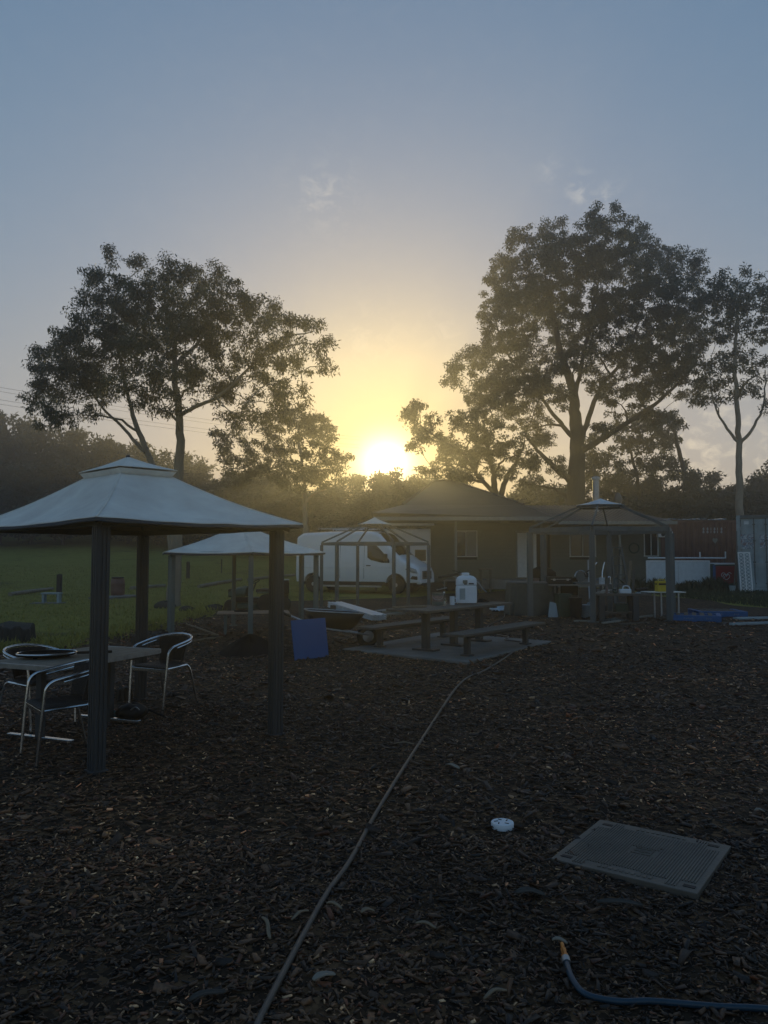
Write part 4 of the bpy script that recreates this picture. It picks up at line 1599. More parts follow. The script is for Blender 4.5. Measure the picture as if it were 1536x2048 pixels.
# ------------------------------------------------------------------ hoses
hp = [(505, 2110), (530, 2048), (600, 1905), (655, 1805), (700, 1735), (752, 1640), (800, 1562), (845, 1485), (882, 1425), (912, 1385), (935, 1363), (965, 1349), (1000, 1331), (1025, 1311), (1042, 1292)]
P = [gp(*q) for q in hp]
P = [Vector((q.x, q.y, mulch_h(q.x, q.y) + .014 + (.0 if q.y < 11 else .015))) for q in P]
P += [Vector((2.36, 13.9, .085)), Vector((2.2, 14.15, .085)), Vector((2.35, 14.7, .085)), Vector((2.2, 15.6, .05)), Vector((2.3, 17.2, .05)), Vector((3.0, 19.5, .05)), Vector((3.3, 21.2, .05))]
tag(MB().tube(smooth_path(P, 7), .0125, 10).build('garden_hose', 'hose', smooth=True), 'long dull garden hose running across the mulch to the picnic table pad', 'hose')

hb = [(1133, 1946), (1142, 1975), (1165, 2000), (1200, 2015), (1245, 2020), (1300, 2024), (1370, 2029), (1440, 2034), (1540, 2046), (1640, 2062)]
P = [gp(*q) for q in hb]
P = [Vector((q.x, q.y, mulch_h(q.x, q.y) + .015)) for q in P]
t = T('blue_hose', 'dark blue hose with brass end fitting lying across the bottom right corner', 'hose', (0, 0, 0))
MB().tube(smooth_path(P, 8), .0115, 12).build('hose_line', 'bluehose', t, smooth=True)
d0 = (P[0] - P[1]).normalized()
d0 = (d0 + Vector((0, 0, .12))).normalized()
a = P[0]
ft = MB().tube([a - d0 * .01, a + d0 * .02], .0165, 14).build('clamp', 'steel', t, smooth=True)
MB().tube([a + d0 * .02, a + d0 * .034, a + d0 * .040, a + d0 * .075], [.0155, .0155, .012, .0115], 6).build('coupling', 'brass', t, smooth=True)
MB().tube([a + d0 * .075, a + d0 * .078, a + d0 * .108, a + d0 * .110], [.0115, .0085, .008, .006], 12).build('nozzle', 'brass', t, smooth=True)

# ------------------------------------------------------------------ pit lid, white cap
A, B, C_, D_ = [gp(*q) for q in ((1195, 1655), (1448, 1706), (1412, 1816), (1108, 1736))]
c = (A + B + C_ + D_) / 4
ex = ((B - A) + (C_ - D_)) / 2
ey = ((A - D_) + (B - C_)) / 2
lx, ly = ex.length, ey.length
t = T('pit_lid', 'square ribbed grey pit lid half sunk in the mulch', 'pit lid', (c.x, c.y, .019), math.atan2(ex.y, ex.x))
MB().box((0, 0, .0), (lx, ly, .05)).build('slab', 'lid', t, bevel=.004)
nr = 46
for i in range(nr):
    x = -lx / 2 + .03 + (lx - .06) * (i + .5) / nr
    segs = [(-ly / 2 + .025, ly / 2 - .025)]
    if abs(x) < .075:
        segs = [(-ly / 2 + .10, -.055), (.055, ly / 2 - .10)]
    elif abs(x) < .20:
        segs = [(-ly / 2 + .085, ly / 2 - .085)]
    elif abs(x) > lx / 2 - .10:
        segs = [(-ly / 2 + .11, ly / 2 - .13)]
    for s0, s1 in segs:
        MB().box((x, (s0 + s1) / 2, .0265), (.0072, s1 - s0, .006)).build('rib', 'lid', t)
for (x, y, w, h) in ((0, 0, .10, .012), (0, .038, .10, .008), (0, -.038, .10, .008), (-.046, 0, .008, .085), (.046, 0, .008, .085), (.0, 0, .03, .03)):
    MB().box((x, y, .027), (w, h, .005)).build('handle_mark', 'lid', t)
for i in range(10):
    MB().box((-.12 + .028 * i, -ly / 2 + .05, .027), (.016, .028, .004)).build('raised_letter_block', 'lid', t)
    MB().box((-.12 + .028 * i, ly / 2 - .05, .027), (.016, .028, .004)).build('raised_letter_block', 'lid', t)
for (x, y) in ((lx / 2 - .075, ly / 2 - .06), (lx / 2 - .05, -ly / 2 + .06), (-lx / 2 + .06, -ly / 2 + .07), (-lx / 2 + .07, ly / 2 - .07), (lx / 2 - .14, ly / 2 - .035)):
    MB().box((x, y, .0262), (.055, .028, .003)).build('key_slot', 'black', t)
for (sx, sy) in ((-1, -1), (1, -1), (-1, 1), (1, 1)):
    MB().box((sx * (lx / 2 + .02), sy * (ly / 2 - .012), -.012), (.075, .03, .018)).build('corner_lug', 'lid', t, bevel=.003)

p = gp(1005, 1668)
t = T('drain_cover', 'round white plastic pipe cap sitting on the mulch left of the pit lid', 'drain cover', (p.x, p.y, .022), R(20))
MB().lathe([(.064, 0), (.066, .004), (.066, .038), (.063, .043), (.0, .044)], (0, 0, 0), 34).build('cap', 'plastic_w', t, smooth=True)
for a in (.3, 1.5, 2.6, 3.6, 5.0):
    MB().box((.036 * math.cos(a), .036 * math.sin(a), .0445), (.024, .006, .003), Matrix.Rotation(a + .5, 3, 'Z')).build('vent_slot', 'black', t)


# single pieces of bark and pale sticks that stand out in the mulch
def bark_bit(px, py, L, W, rz, label, material, bend=.0, curl=.12):
    p = gp(px, py)
    m = MB()

    def fn(u, v):
        x = (u - .5) * L
        w = W * (1 - .55 * abs(2 * u - 1) ** 2.2) * (1 + .12 * math.sin(9 * u))
        y = (v - .5) * w + .12 * bend * L * math.sin(math.pi * u) + .02 * L * math.sin(7 * u + px)
        return (x, y, .012 + curl * W * (2 * v - 1) ** 2 + .01 * math.sin(4 * u))
    m.grid(fn, 12, 4)
    o = m.build('bark_piece', material, smooth=True, solid=.006)
    o.location = (p.x, p.y, mulch_h(p.x, p.y) + .012)
    o.rotation_euler = (random.uniform(-.1, .1), random.uniform(-.08, .08), rz)
    tag(o, label, 'bark', 'pieces of bark and stick in the mulch')


bark_bit(990, 2010, .11, .014, R(35), 'pale curled sliver of wood at the bottom, left of the blue hose', 'timber', .25)
bark_bit(1240, 1828, .20, .034, R(-6), 'long dark slab of bark just below the pit lid', 'bark_dark')
bark_bit(1060, 1806, .14, .055, R(5), 'dark curled bark strip left of the lower corner of the lid', 'bark_dark', .2)
bark_bit(852, 1866, .09, .016, R(-12), 'pale stick lying right of the hose near the bottom centre', 'timber')
bark_bit(905, 1551, .11, .05, R(-35), 'broad brown bark flake right of the hose in the middle of the yard', 'bark_pale')
bark_bit(648, 1985, .10, .03, R(40), 'pale grey bark flake right of the hose at the bottom', 'bark_pale')
bark_bit(533, 1885, .16, .016, R(-70), 'thin forked twig left of the hose near the bottom', 'timber', .15)
bark_bit(600, 1860, .12, .014, R(60), 'straight pale splinter touching the hose near the bottom', 'timber')
bark_bit(668, 1838, .075, .018, R(-20), 'short pale chip touching the right of the hose', 'timber')
bark_bit(735, 1846, .07, .022, R(35), 'small pale chip further right of the hose', 'timber')
bark_bit(808, 1502, .17, .012, R(-8), 'thin white stick beside the middle of the hose', 'timber', .15)
bark_bit(415, 2030, .13, .035, R(30), 'brown bark strip in the bottom left mulch', 'bark_dark')
bark_bit(1120, 1908, .06, .02, R(-15), 'grey leaf-like chip beside the brass hose end', 'bark_pale')
bark_bit(1520, 1638, .06, .024, R(-5), 'greenish pale leaf at the right edge above the lid', 'bark_pale')


# ------------------------------------------------------------------ white van
def apply_bool(o, cutters):
    for c in cutters:
        md = o.modifiers.new('cut', 'BOOLEAN')
        md.object = c
        md.operation = 'DIFFERENCE'
        md.solver = 'EXACT'
    dg = bpy.context.evaluated_depsgraph_get()
    me = bpy.data.meshes.new_from_object(o.evaluated_get(dg))
    o.modifiers.clear()
    o.data = me
    for c in cutters:
        bpy.data.objects.remove(c)


def van():
    fa, ra = Vector((.52, 31.2, 0)), Vector((-3.02, 32.75, 0))
    d = (fa - ra).normalized()
    nside = Vector((-d.y, d.x, 0))
    # the axle marks are on the near side; the van's middle lies one metre further back
    c = (fa + ra) / 2 + nside * .93
    t = T('panel_van', 'white high-roofed panel van parked behind the bare gazebo frame', 'van', (c.x, c.y, max(0, gz(c.x, c.y))), math.atan2(d.y, d.x))
    WB = 3.80
    xf, xr = WB / 2, -WB / 2
    x0, x1 = xr - .82, xf + .98

    def top(x):
        return float(np.interp(x, [x0, x0 + .25, -1.0, xf - 1.15, xf - .78, xf - .40, xf + .02, xf + .30, xf + .70, xf + .90, x1], [2.40, 2.53, 2.58, 2.56, 2.45, 2.05, 1.62, 1.40, 1.22, 1.08, .88]))

    def hw(x, z):
        w = 1.0 - .012 * max(0, .9 - z) - (.125 * ((z - 1.15) / 1.4) ** 1.25 if z > 1.15 else 0)
        if x > xf + .15:
            w *= 1 - .17 * ((x - xf - .15) / .85) ** 2
        if x < x0 + .08:
            w -= .03
        return w
    xs = [x0, x0 + .05, x0 + .12, x0 + .25, x0 + .6, -1.9, -1.4, -.9, -.4, .1, .4, xf - 1.15, xf - .95, xf - .78, xf - .6, xf - .4, xf - .2, xf + .02, xf + .15, xf + .30, xf + .5, xf + .70, xf + .82, xf + .90, xf + .95, x1]
    m = MB()
    zl = .46
    ring = []
    for x in xs:
        H = top(x)
        r = min(.17, (H - zl) * .3)
        pts = []
        for i in range(8):
            z = zl + (H - r - zl) * i / 7
            y = hw(x, z)
            if i == 0:
                y -= .05
            pts.append((y, z))
        wc = hw(x, H - r)
        for a in (25, 50, 72):
            pts.append((wc - r * 1.25 * (1 - math.cos(R(a))), H - r + r * math.sin(R(a))))
        pts.append((wc * .55, H + .012))
        pts.append((0, H + .022))
        full = [(y, z) for y, z in pts] + [(-y, z) for y, z in reversed(pts[:-1])]
        ring.append([(x, y, z) for y, z in full])
    n = len(ring[0])
    for rg in ring:
        m.v += rg
    for i in range(len(xs) - 1):
        for j in range(n - 1):
            a = i * n + j
            m.f.append((a, a + 1, a + n + 1, a + n))
        m.f.append((i * n + n - 1, i * n, (i + 1) * n, (i + 1) * n + n - 1))
    m.f.append(tuple(range(n)))
    m.f.append(tuple((len(xs) - 1) * n + j for j in range(n - 1, -1, -1)))
    body = m.build('body', 'vanwhite', t)
    bmx = bmesh.new()
    bmx.from_mesh(body.data)
    bmesh.ops.recalc_face_normals(bmx, faces=bmx.faces)
    bmx.to_mesh(body.data)
    bmx.free()
    cut = []
    for x in (xf, xr):
        q = MB().lathe([(.44, -1.3), (.44, 1.3)], (x, 0, .40), 36, 'y').build('cutter', 'black')
        cut.append(q)
    for q in cut:
        q.parent = t
    bpy.context.view_layer.update()
    # cut in world space of the van
    apply_bool(body, cut)
    body.data.polygons.foreach_set('use_smooth', [True] * len(body.data.polygons))
    body.data.set_sharp_from_angle(angle=R(32))

    def side_patch(name, poly, material, s, off=.006, parent=t):
        q = MB()
        k = len(poly)
        cx_ = sum(p[0] for p in poly) / k
        cz_ = sum(p[1] for p in poly) / k
        vs = []
        for f in (1.0, .5):
            for (x, z) in poly:
                X, Z = cx_ + (x - cx_) * f, cz_ + (z - cz_) * f
                vs.append((X, s * (hw(X, Z) + off), Z))
        vs.append((cx_, s * (hw(cx_, cz_) + off), cz_))
        fs = []
        for i in range(k):
            j = (i + 1) % k
            fs.append((i, j, k + j, k + i))
            fs.append((k + i, k + j, 2 * k))
        if s > 0:
            fs = [tuple(reversed(f)) for f in fs]
        return q.add(vs, fs).build(name, material, parent, smooth=True, solid=.008)
    win = [(xf - 1.28, 1.98), (xf - 1.05, 2.03), (xf - .88, 1.98), (xf - .60, 1.72), (xf - .28, 1.38), (xf - .26, 1.27), (xf - .60, 1.27), (xf - 1.10, 1.38), (xf - 1.25, 1.48)]
    for s in (-1, 1):
        side_patch('side_window', win, 'glassdk', s)
        side_patch('door_seam', [(xf - 1.42, .62), (xf - 1.408, .62), (xf - 1.398, 2.1), (xf - 1.41, 2.1)], 'black', s, .002)
        side_patch('door_seam', [(-.62, .62), (-.608, .62), (-.608, 2.2), (-.62, 2.2)], 'black', s, .002)
        side_patch('belt_crease', [(x0 + .2, 1.06), (xf - .1, 1.06), (xf - .1, 1.085), (x0 + .2, 1.085)], 'vanwhite', s, .014)
        side_patch('roof_crease', [(x0 + .2, 1.28), (xf - 1.5, 1.28), (xf - 1.5, 1.295), (x0 + .2, 1.295)], 'vanwhite', s, .010)
        side_patch('door_handle', [(xf - 1.30, 1.13), (xf - 1.10, 1.13), (xf - 1.10, 1.17), (xf - 1.30, 1.17)], 'black', s, .02)
        MB().box(((x0 + .3 + xr - .47) / 2, s * .965, .41), (abs(x0 + .3 - xr + .47), .04, .10)).build('sill', 'black', t)
        MB().box((0, s * .968, .415), (WB - .96, .045, .15)).build('sill', 'black', t)
        MB().box((-.05, s * 1.0, .30), (WB - 1.15, .12, .07)).build('side_step', 'steel', t, bevel=.01)
        mr = MB().box((xf - .36, s * 1.19, 1.47), (.13, .20, .32)).build('mirror', 'black', t, bevel=.04)
        MB().bar((xf - .36, s * .96, 1.42), (xf - .36, s * 1.12, 1.40), .05, .07).build('mirror_arm', 'black', mr)
        for x in (xf, xr):
            w = MB().lathe([(.22, -.10), (.30, -.115), (.35, -.09), (.365, -.03), (.365, .03), (.35, .09), (.30, .115), (.22, .10)], (x, s * .865, .365), 30, 'y').build('wheel', 'rubber', t, smooth=True)
            MB().lathe([(.06, -.105), (.11, -.09), (.20, -.075), (.225, -.095), (.225, .095), (.20, .075), (.11, .09), (.06, .105)], (x, s * .865, .365), 24, 'y').build('rim', 'steel', w, smooth=True)
        # headlight wraps round the corner
        hl = [(xf + .42, 1.00), (xf + .55, 1.11), (xf + .86, 1.00), (xf + .90, .84), (xf + .72, .86)]
        side_patch('headlight', hl, 'headglass', s, .012)
        side_patch('fog_recess', [(xf + .62, .62), (xf + .70, .74), (xf + .90, .72), (xf + .90, .58)], 'black', s, .012)

    def ws(u, v):
        x = xf - .90 + .98 * v
        w = (hw(x, top(x) - .1) - .10) * (2 * u - 1)
        return (x + .004, w, top(x) + .022 * (1 - abs(2 * u - 1) ** 2) - .05 * abs(2 * u - 1) ** 6 + .012)
    MB().grid(ws, 16, 14).build('windscreen', 'glassdk', t, smooth=True, solid=.006)
    for s in (-1, 1):
        MB().bar((xf + .10, s * .15 - .2, top(xf + .10) + .04), (xf - .12, s * .45 - .1, top(xf - .12) + .045), .02, .015).build('wiper', 'black', t)
    for i in range(4):
        MB().box((x1 + .012 - .012 * i * 0, 0, .66 + .075 * i), (.04, 1.0 - .03 * i, .028)).build('grille_bar', 'metal', t, bevel=.006)
    MB().box((x1 + .002, 0, .77), (.02, 1.06, .33)).build('grille', 'black', t, bevel=.01)
    MB().box((x1 - .06, 0, .50), (.20, 1.62, .20)).build('bumper', 'vanwhite', t, bevel=.05)
    MB().box((x1 - .02, 0, .40), (.16, 1.40, .10)).build('bumper_lip', 'black', t, bevel=.02)
    MB().box((x1 + .05, 0, .54), (.012, .37, .11)).build('number_plate', 'white', t)
    MB().box((0, 0, .44), (x1 - x0 - .5, 1.5, .22)).build('underbody', 'black', t)
    for s in (-1, 1):
        MB().tube([(x0 + .9, s * .68, 2.70), (xf - 1.4, s * .68, 2.70)], .022, 8).build('roof_rail', 'metal', t, smooth=True)
        for q in (x0 + 1.0, -.3, xf - 1.5):
            MB().box((q, s * .68, 2.635), (.05, .05, .12)).build('rail_foot', 'black', t)
    return t


mat('headglass', (.30, .33, .34), .12, vary=.5, scale=14, coat=.8)
van()

# white box body under the carport
x0, x1 = at(770, 1113, 34.6).x, at(861, 1113, 34.6).x
t = T('white_caravan', 'flat-sided white caravan body parked behind the van against the house', 'caravan', ((x0 + x1) / 2, 36.6, gz(1, 36)))
zt = at(830, 1057, 34.6).z - t.location.z
MB().box((0, 0, (zt + .55) / 2), (x1 - x0, 4.0, zt - .55)).build('body', 'vanwhite', t, bevel=.04)
MB().box((0, -2.008, 1.95), (x1 - x0 - .12, .012, .03)).build('trim', 'steel', t)
MB().box(((x1 - x0) / 2 - .45, -2.012, 1.5), (.5, .014, .5)).build('window', 'glassdk', t, bevel=.01)
for s in (-1, 1):
    MB().box((s * ((x1 - x0) / 2 - .02), -2.01, (zt + .55) / 2), (.05, .02, zt - .6)).build('corner_trim', 'white', t)
    w = MB().lathe([(.18, -.09), (.30, -.09), (.31, 0), (.30, .09), (.18, .09)], (s * ((x1 - x0) / 2 - .12), 0, .31), 22, 'x').build('wheel', 'rubber', t, smooth=True)
    MB().lathe([(.05, -.08), (.18, -.07), (.18, .07), (.05, .08)], (s * ((x1 - x0) / 2 - .12), 0, .31), 18, 'x').build('rim', 'steel', w, smooth=True)
MB().box((0, -1.9, .42), (.6, .1, .26)).build('hitch', 'black', t)


# ------------------------------------------------------------------ house
def house():
    base = Vector((7.5, 35.0, .25))
    t = T('house', 'olive weatherboard cottage with dark hip roof and verandah', 'house', base)

    def B(m, name, material, parent=t, **k):
        m.v = [tuple(Vector(v) - base) for v in m.v]
        return m.build(name, material, parent, **k)
    Y = 35.0
    zf, zc = .62, 3.12
    xa, xb = at(862, 1113, Y).x, at(1322, 1113, Y).x

    def X(px):
        return at(px, 1113, Y).x

    def Z(py):
        return at(768, py, Y).z
    op = [(X(912), X(954), Z(1113), Z(1062), 'w1'), (X(1034), X(1100), zf, Z(1064), 'door'), (X(1140), X(1191), Z(1113), Z(1067), 'w2'), (X(1289), X(1316), Z(1112), Z(1063), 'w3')]
    # front wall in boards, cut round the openings
    nbd = 17
    bh = (zc - .30) / nbd
    for i in range(nbd):
        z0, z1 = .30 + bh * i, .30 + bh * (i + 1) - .004
        segs, x = [], xa
        for (a, b, lo, hi, _) in op:
            if hi > z0 + .02 and lo < z1 - .02:
                segs.append((x, a))
                x = b
        segs.append((x, xb))
        for a, b in segs:
            if b - a > .02:
                B(MB().add([(a, Y, z0), (b, Y, z0), (b, Y + .018, z1), (a, Y + .018, z1), (a, Y + .12, z0), (b, Y + .12, z0), (b, Y + .12, z1), (a, Y + .12, z1)],
                      [(0, 1, 2, 3), (5, 4, 7, 6), (3, 2, 6, 7), (0, 4, 5, 1), (0, 3, 7, 4), (1, 5, 6, 2)]), 'weatherboard', 'olive')
    B(MB().box((xa + .06, Y + 4.12, 1.7), (.12, 8.0, 2.8)), 'side_wall', 'olive')
    B(MB().box((xb - .06, Y + 4.12, 1.7), (.12, 8.0, 2.8)), 'side_wall', 'olive')
    B(MB().box(((xa + xb) / 2, Y + 8.2, 1.7), (xb - xa, .12, 2.8)), 'back_wall', 'olive')
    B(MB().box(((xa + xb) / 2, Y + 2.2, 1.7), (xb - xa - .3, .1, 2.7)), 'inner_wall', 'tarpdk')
    for (a, b, lo, hi, nm) in op:
        if nm == 'door':
            xm = X(1067)
            d = B(MB().box(((a + xm) / 2, Y + .02, (lo + hi) / 2), (xm - a - .05, .045, hi - lo - .06)), 'door', 'cream', bevel=.01)
            for k in range(2):
                m = MB().box(((a + xm) / 2, Y - .006, lo + .5 + .95 * k), (xm - a - .28, .012, .7))
                B(m, 'door_panel', 'cream', d)
                d.children[-1].location = (0, 0, 0)
            B(MB().lathe([(.03, 0), (.035, -.03), (.02, -.06)], (xm - .10, Y - .01, lo + 1.0), 12, 'y'), 'handle', 'steel', d, smooth=True)
            B(MB().box((xm + .06, Y - .02, (lo + hi) / 2), (.14, .05, hi - lo)), 'door_frame', 'cream')
            B(MB().box((a - .02, Y - .02, (lo + hi) / 2), (.06, .05, hi - lo)), 'door_frame', 'fascia')
            B(MB().box((b + .02, Y - .02, (lo + hi) / 2), (.05, .05, hi - lo)), 'door_frame', 'timber')
            B(MB().box(((a + b) / 2, Y - .025, hi + .03), (b - a + .12, .055, .06)), 'door_frame', 'fascia')
            continue
        w = B(MB().box(((a + b) / 2, Y + .05, (lo + hi) / 2), (b - a - .04, .012, hi - lo - .04)), 'window', 'glassdk')
        th = .045
        for (cx_, cz_, sx_, sz_) in (((a + b) / 2, lo - th / 2 + .02, b - a + .06, th), ((a + b) / 2, hi + th / 2 - .02, b - a + .06, th), (a, (lo + hi) / 2, th, hi - lo - .04), (b, (lo + hi) / 2, th, hi - lo - .04), ((a + b) / 2 - (.02 if nm == 'w1' else 0), (lo + hi) / 2, .035, hi - lo - .05)):
            B(MB().box((cx_, Y + .0, cz_), (sx_, .07, sz_)), 'frame', 'cream', w, bevel=.006)
        if nm == 'w1':
            B(MB().box((a + (b - a) * .76, Y + .065, (lo + hi) / 2), ((b - a) * .44, .012, hi - lo - .06)), 'blind', 'cream', w)
            w.location = (0, .02, 0)
            B(MB().box((a + (b - a) * .76, Y + .022, (lo + hi) / 2), ((b - a) * .44, .006, hi - lo - .07)), 'fly_screen', 'fascia', w)
    # verandah slab and posts
    B(MB().box(((X(880) + xb) / 2, 33.95, .40), (xb - X(880), 1.95, .40)), 'verandah_slab', 'conc', bevel=.01)
    for px in (912, 1083, 1240):
        x = at(px, 1113, 33.1).x
        B(MB().box((x, 33.1, 1.85), (.09, .09, 2.52)), 'verandah_post', 'fascia', bevel=.006)
    # main hip roof over a shallow skirt
    p1, p2 = at(869, 963, 38.8), at(906, 963, 38.8)
    zr = p1.z
    A = [(.84, 34.6, 3.90), (6.3, 34.6, 3.90), (6.3, 43, 3.90), (.84, 43, 3.90)]
    O = [(-.50, 32.6, 3.44), (7.2, 32.6, 3.22), (7.2, 45, 3.22), (-.50, 45, 3.44)]
    r1, r2 = (p1.x, 38.8, zr), (p2.x, 38.8, zr)
    quads = [('roof_plane', [A[0], A[1], r2, r1]), ('roof_plane', [A[1], A[2], r2]), ('roof_plane', [A[2], A[3], r1, r2]), ('roof_plane', [A[3], A[0], r1])]
    quads += [('skirt_roof', [O[i], O[(i + 1) % 4], A[(i + 1) % 4], A[i]]) for i in range(4)]
    for nm, q in quads:
        B(MB().add(q, [tuple(range(len(q)))]), nm, 'roofdk', solid=.05)
    for a, b in ((A[0], r1), (A[1], r2), (r1, r2)):
        B(MB().tube([Vector(a) + Vector((0, 0, .03)), Vector(b) + Vector((0, 0, .03))], .07, 6), 'ridge_cap', 'roofdk')
    # lower roof to the right
    x0_, x1_ = 6.4, 12.3
    zr2 = at(1100, 1012, 38.5).z
    e0, e1, r0, rr = (x0_, 32.5, 3.06), (x1_, 32.5, 3.06), (x0_, 38.5, zr2), (11.0, 38.5, zr2)
    f0, f1 = (x0_, 44.3, 3.06), (x1_, 44.3, 3.06)
    for q in ([e0, e1, rr, r0], [e1, f1, rr], [f1, f0, r0, rr]):
        B(MB().add(q, [tuple(range(len(q)))]), 'lower_roof', 'roofgrey', solid=.05)
    nrib = 30
    for i in range(nrib):
        x = x0_ + .1 + (x1_ - x0_ - .3) * i / nrib
        xt = min(x, 10.95)
        f = 1.0 if x <= 10.95 else 1 - (x - 10.95) / (12.3 - 10.95)
        a = Vector((x, 32.5, 3.06))
        b = Vector((x, 32.5 + 6.0 * f, 3.06 + (zr2 - 3.06) * f))
        if f > .05:
            B(MB().bar(a + Vector((0, 0, .04)), b + Vector((0, 0, .04)), .03, .03), 'roof_rib', 'roofgrey')
    B(MB().box(((-.5 + 7.2) / 2, 32.52, 3.20), (7.6, .10, .16)), 'fascia_board', 'fascia')
    B(MB().box(((x0_ + x1_) / 2 + .5, 32.42, 3.02), (x1_ - x0_ - .9, .10, .13)), 'gutter', 'fascia')
    B(MB().box(((X(800) + X(862)) / 2 - .3, 33.4, at(830, 1049, 33.4).z), (2.1, .10, .10)), 'carport_beam', 'cream')
    for x in (-.35,):
        B(MB().box((x, 33.4, 1.7), (.10, .10, 3.3)), 'carport_post', 'post')
    # flue and dish
    b = at(1192, 1000, 36)
    tz = at(1192, 957, 36).z
    fl = B(MB().lathe([(.15, b.z - .6), (.15, tz)], (b.x, 36, 0), 18), 'flue', 'steel', smooth=True)
    B(MB().lathe([(.20, tz - .06), (.21, tz), (.19, tz + .05), (.06, tz + .12)], (b.x, 36, 0), 18), 'flue_cap', 'steel', fl, smooth=True)
    q = at(1236, 1000, 36.5)
    dm = MB().grid(lambda u, v: (q.x + .30 * v * math.cos(6.283 * u) * .8 + .16 * (1 - v * v), q.y + .25 * v * math.cos(6.283 * u), q.z + .36 * v * math.sin(6.283 * u)), 24, 6)
    ds = B(dm, 'satellite_dish', 'roofgrey', smooth=True, solid=.01)
    B(MB().tube([(q.x, q.y, q.z - .7), (q.x + .12, q.y, q.z - .1)], .025, 6), 'mast', 'steel', ds)
    # air conditioner and round hose coil on the wall
    x = X(1330)
    ac = B(MB().box((x - .05, Y - .14, Z(1069)), (.68, .24, .26)), 'air_conditioner', 'white', bevel=.02)
    B(MB().lathe([(.09, 0), (.09, -.01), (.02, -.012)], (x - .16, Y - .262, Z(1069)), 16, 'y'), 'fan_grille', 'black', ac)
    B(MB().lathe([(.09, 0), (.09, -.01), (.02, -.012)], (x + .06, Y - .262, Z(1069)), 16, 'y'), 'fan_grille', 'black', ac)
    x, z = X(1268), Z(1096)
    B(MB().tube([(x + .22 * math.cos(a * .2617), Y - .05, z + .22 * math.sin(a * .2617)) for a in range(25)], .035, 8), 'hose_coil', 'green', smooth=True)
    return t


house()


# ------------------------------------------------------------------ containers
def corrugated(m, p0, p1, z0, z1, n, depth, nrm):
    p0, p1, nrm = Vector(p0), Vector(p1), Vector(nrm)
    pts = []
    for i in range(n):
        for f, o in ((0, 0), (.30, 0), (.45, 1), (.85, 1)):
            pts.append(p0.lerp(p1, (i + f) / n) - nrm * depth * o)
    pts.append(p1)
    o = len(m.v)
    for q in pts:
        m.v.append((q.x, q.y, z0))
        m.v.append((q.x, q.y, z1))
    for i in range(len(pts) - 1):
        a = o + 2 * i
        m.f.append((a, a + 2, a + 3, a + 1))


def text_mesh(s, size, material, parent, loc, rot, name='lettering'):
    cu = bpy.data.curves.new('t', 'FONT')
    cu.body = s
    cu.size = size
    cu.align_x = 'CENTER'
    cu.align_y = 'CENTER'
    cu.extrude = .002
    o = bpy.data.objects.new('t', cu)
    col.objects.link(o)
    dg = bpy.context.evaluated_depsgraph_get()
    me = bpy.data.meshes.new_from_object(o.evaluated_get(dg))
    bpy.data.objects.remove(o)
    r = obj(name, me, material, parent)
    r.location = loc
    r.rotation_euler = rot
    return r


def red_container():
    y = 37.0
    x0, x1 = at(1322, 1113, y).x, at(1322, 1113, y).x + 6.06
    z0 = gz(14, 37) + .12
    h = at(1400, 1041, y).z - z0
    t = T('red_container', 'rusty red shipping container beside the house, corrugated side facing the yard', 'container', (x0, y, z0))
    m = MB()
    corrugated(m, (.12, 0, 0), (5.94, 0, 0), .14, h - .10, 21, .04, (0, -1, 0))
    m.build('side_panel', 'rust', t)
    m = MB()
    corrugated(m, (.04, 2.4, 0), (.04, .04, 0), .14, h - .1, 9, .04, (-1, 0, 0))
    m.build('end_panel', 'rust', t)
    MB().box((3.03, 1.24, h - .06), (5.9, 2.36, .05)).build('roof', 'rust', t)
    for x in (.06, 6.0):
        MB().box((x, .0, h / 2), (.12, .12, h - .01)).build('corner_post', 'rust', t)
    MB().box((3.03, .0, h - .05), (5.82, .10, .10)).build('top_rail', 'rust', t)
    MB().box((3.03, .0, .07), (5.82, .10, .14)).build('bottom_rail', 'rust', t)
    MB().box((3.03, 1.24, .07), (5.9, 2.3, .1)).build('floor_frame', 'black', t)
    # the roof edge of a bent corrugated sheet catching the light
    m = MB()
    xs_ = at(1330, 1113, y).x - x0
    xe_ = at(1455, 1113, y).x - x0
    pts = [(xs_ + (xe_ - xs_) * i / 60, -.10, h + .05 + .018 * math.sin(i * 1.3) + .015 * math.sin(i * .23)) for i in range(61)]
    for p in pts:
        m.v.append(p)
        m.v.append((p[0], p[1] + .9, p[2] + .05))
    for i in range(60):
        m.f.append((2 * i, 2 * i + 2, 2 * i + 3, 2 * i + 1))
    m.build('roof_sheet', 'metal', t, smooth=True, solid=.006)
    # stencilled numbers, two rows of white characters
    px = [1408, 1416, 1423, 1430, 1436, 1444]
    ch = ['8', '8', '1', '8', '1', '8']
    for p_, c_ in zip(px, ch):
        for py in (1058, 1064):
            q = at(p_, py, y - .07)
            text_mesh(c_, .17, 'sheetw', t, (q.x - x0, -.012, q.z - z0), (math.pi / 2, 0, 0))
    q = at(1450, 1057, y)
    text_mesh("'", .16, 'sheetw', t, (q.x - x0, -.012, q.z - z0), (math.pi / 2, 0, 0))
    q = at(1430, 1081, y)
    hp_ = []
    for k in range(28):
        a = 2 * math.pi * k / 28
        hp_.append((.010 * 16 * math.sin(a) ** 3 * .75, .010 * (13 * math.cos(a) - 5 * math.cos(2 * a) - 2 * math.cos(3 * a) - math.cos(4 * a))))
    MB().prism(hp_, .01, Matrix.Translation((q.x - x0, -.004, q.z - z0)) @ Matrix.Rotation(math.pi / 2, 4, 'X')).build('heart_mark', 'fascia', t)
    return t


red_container()


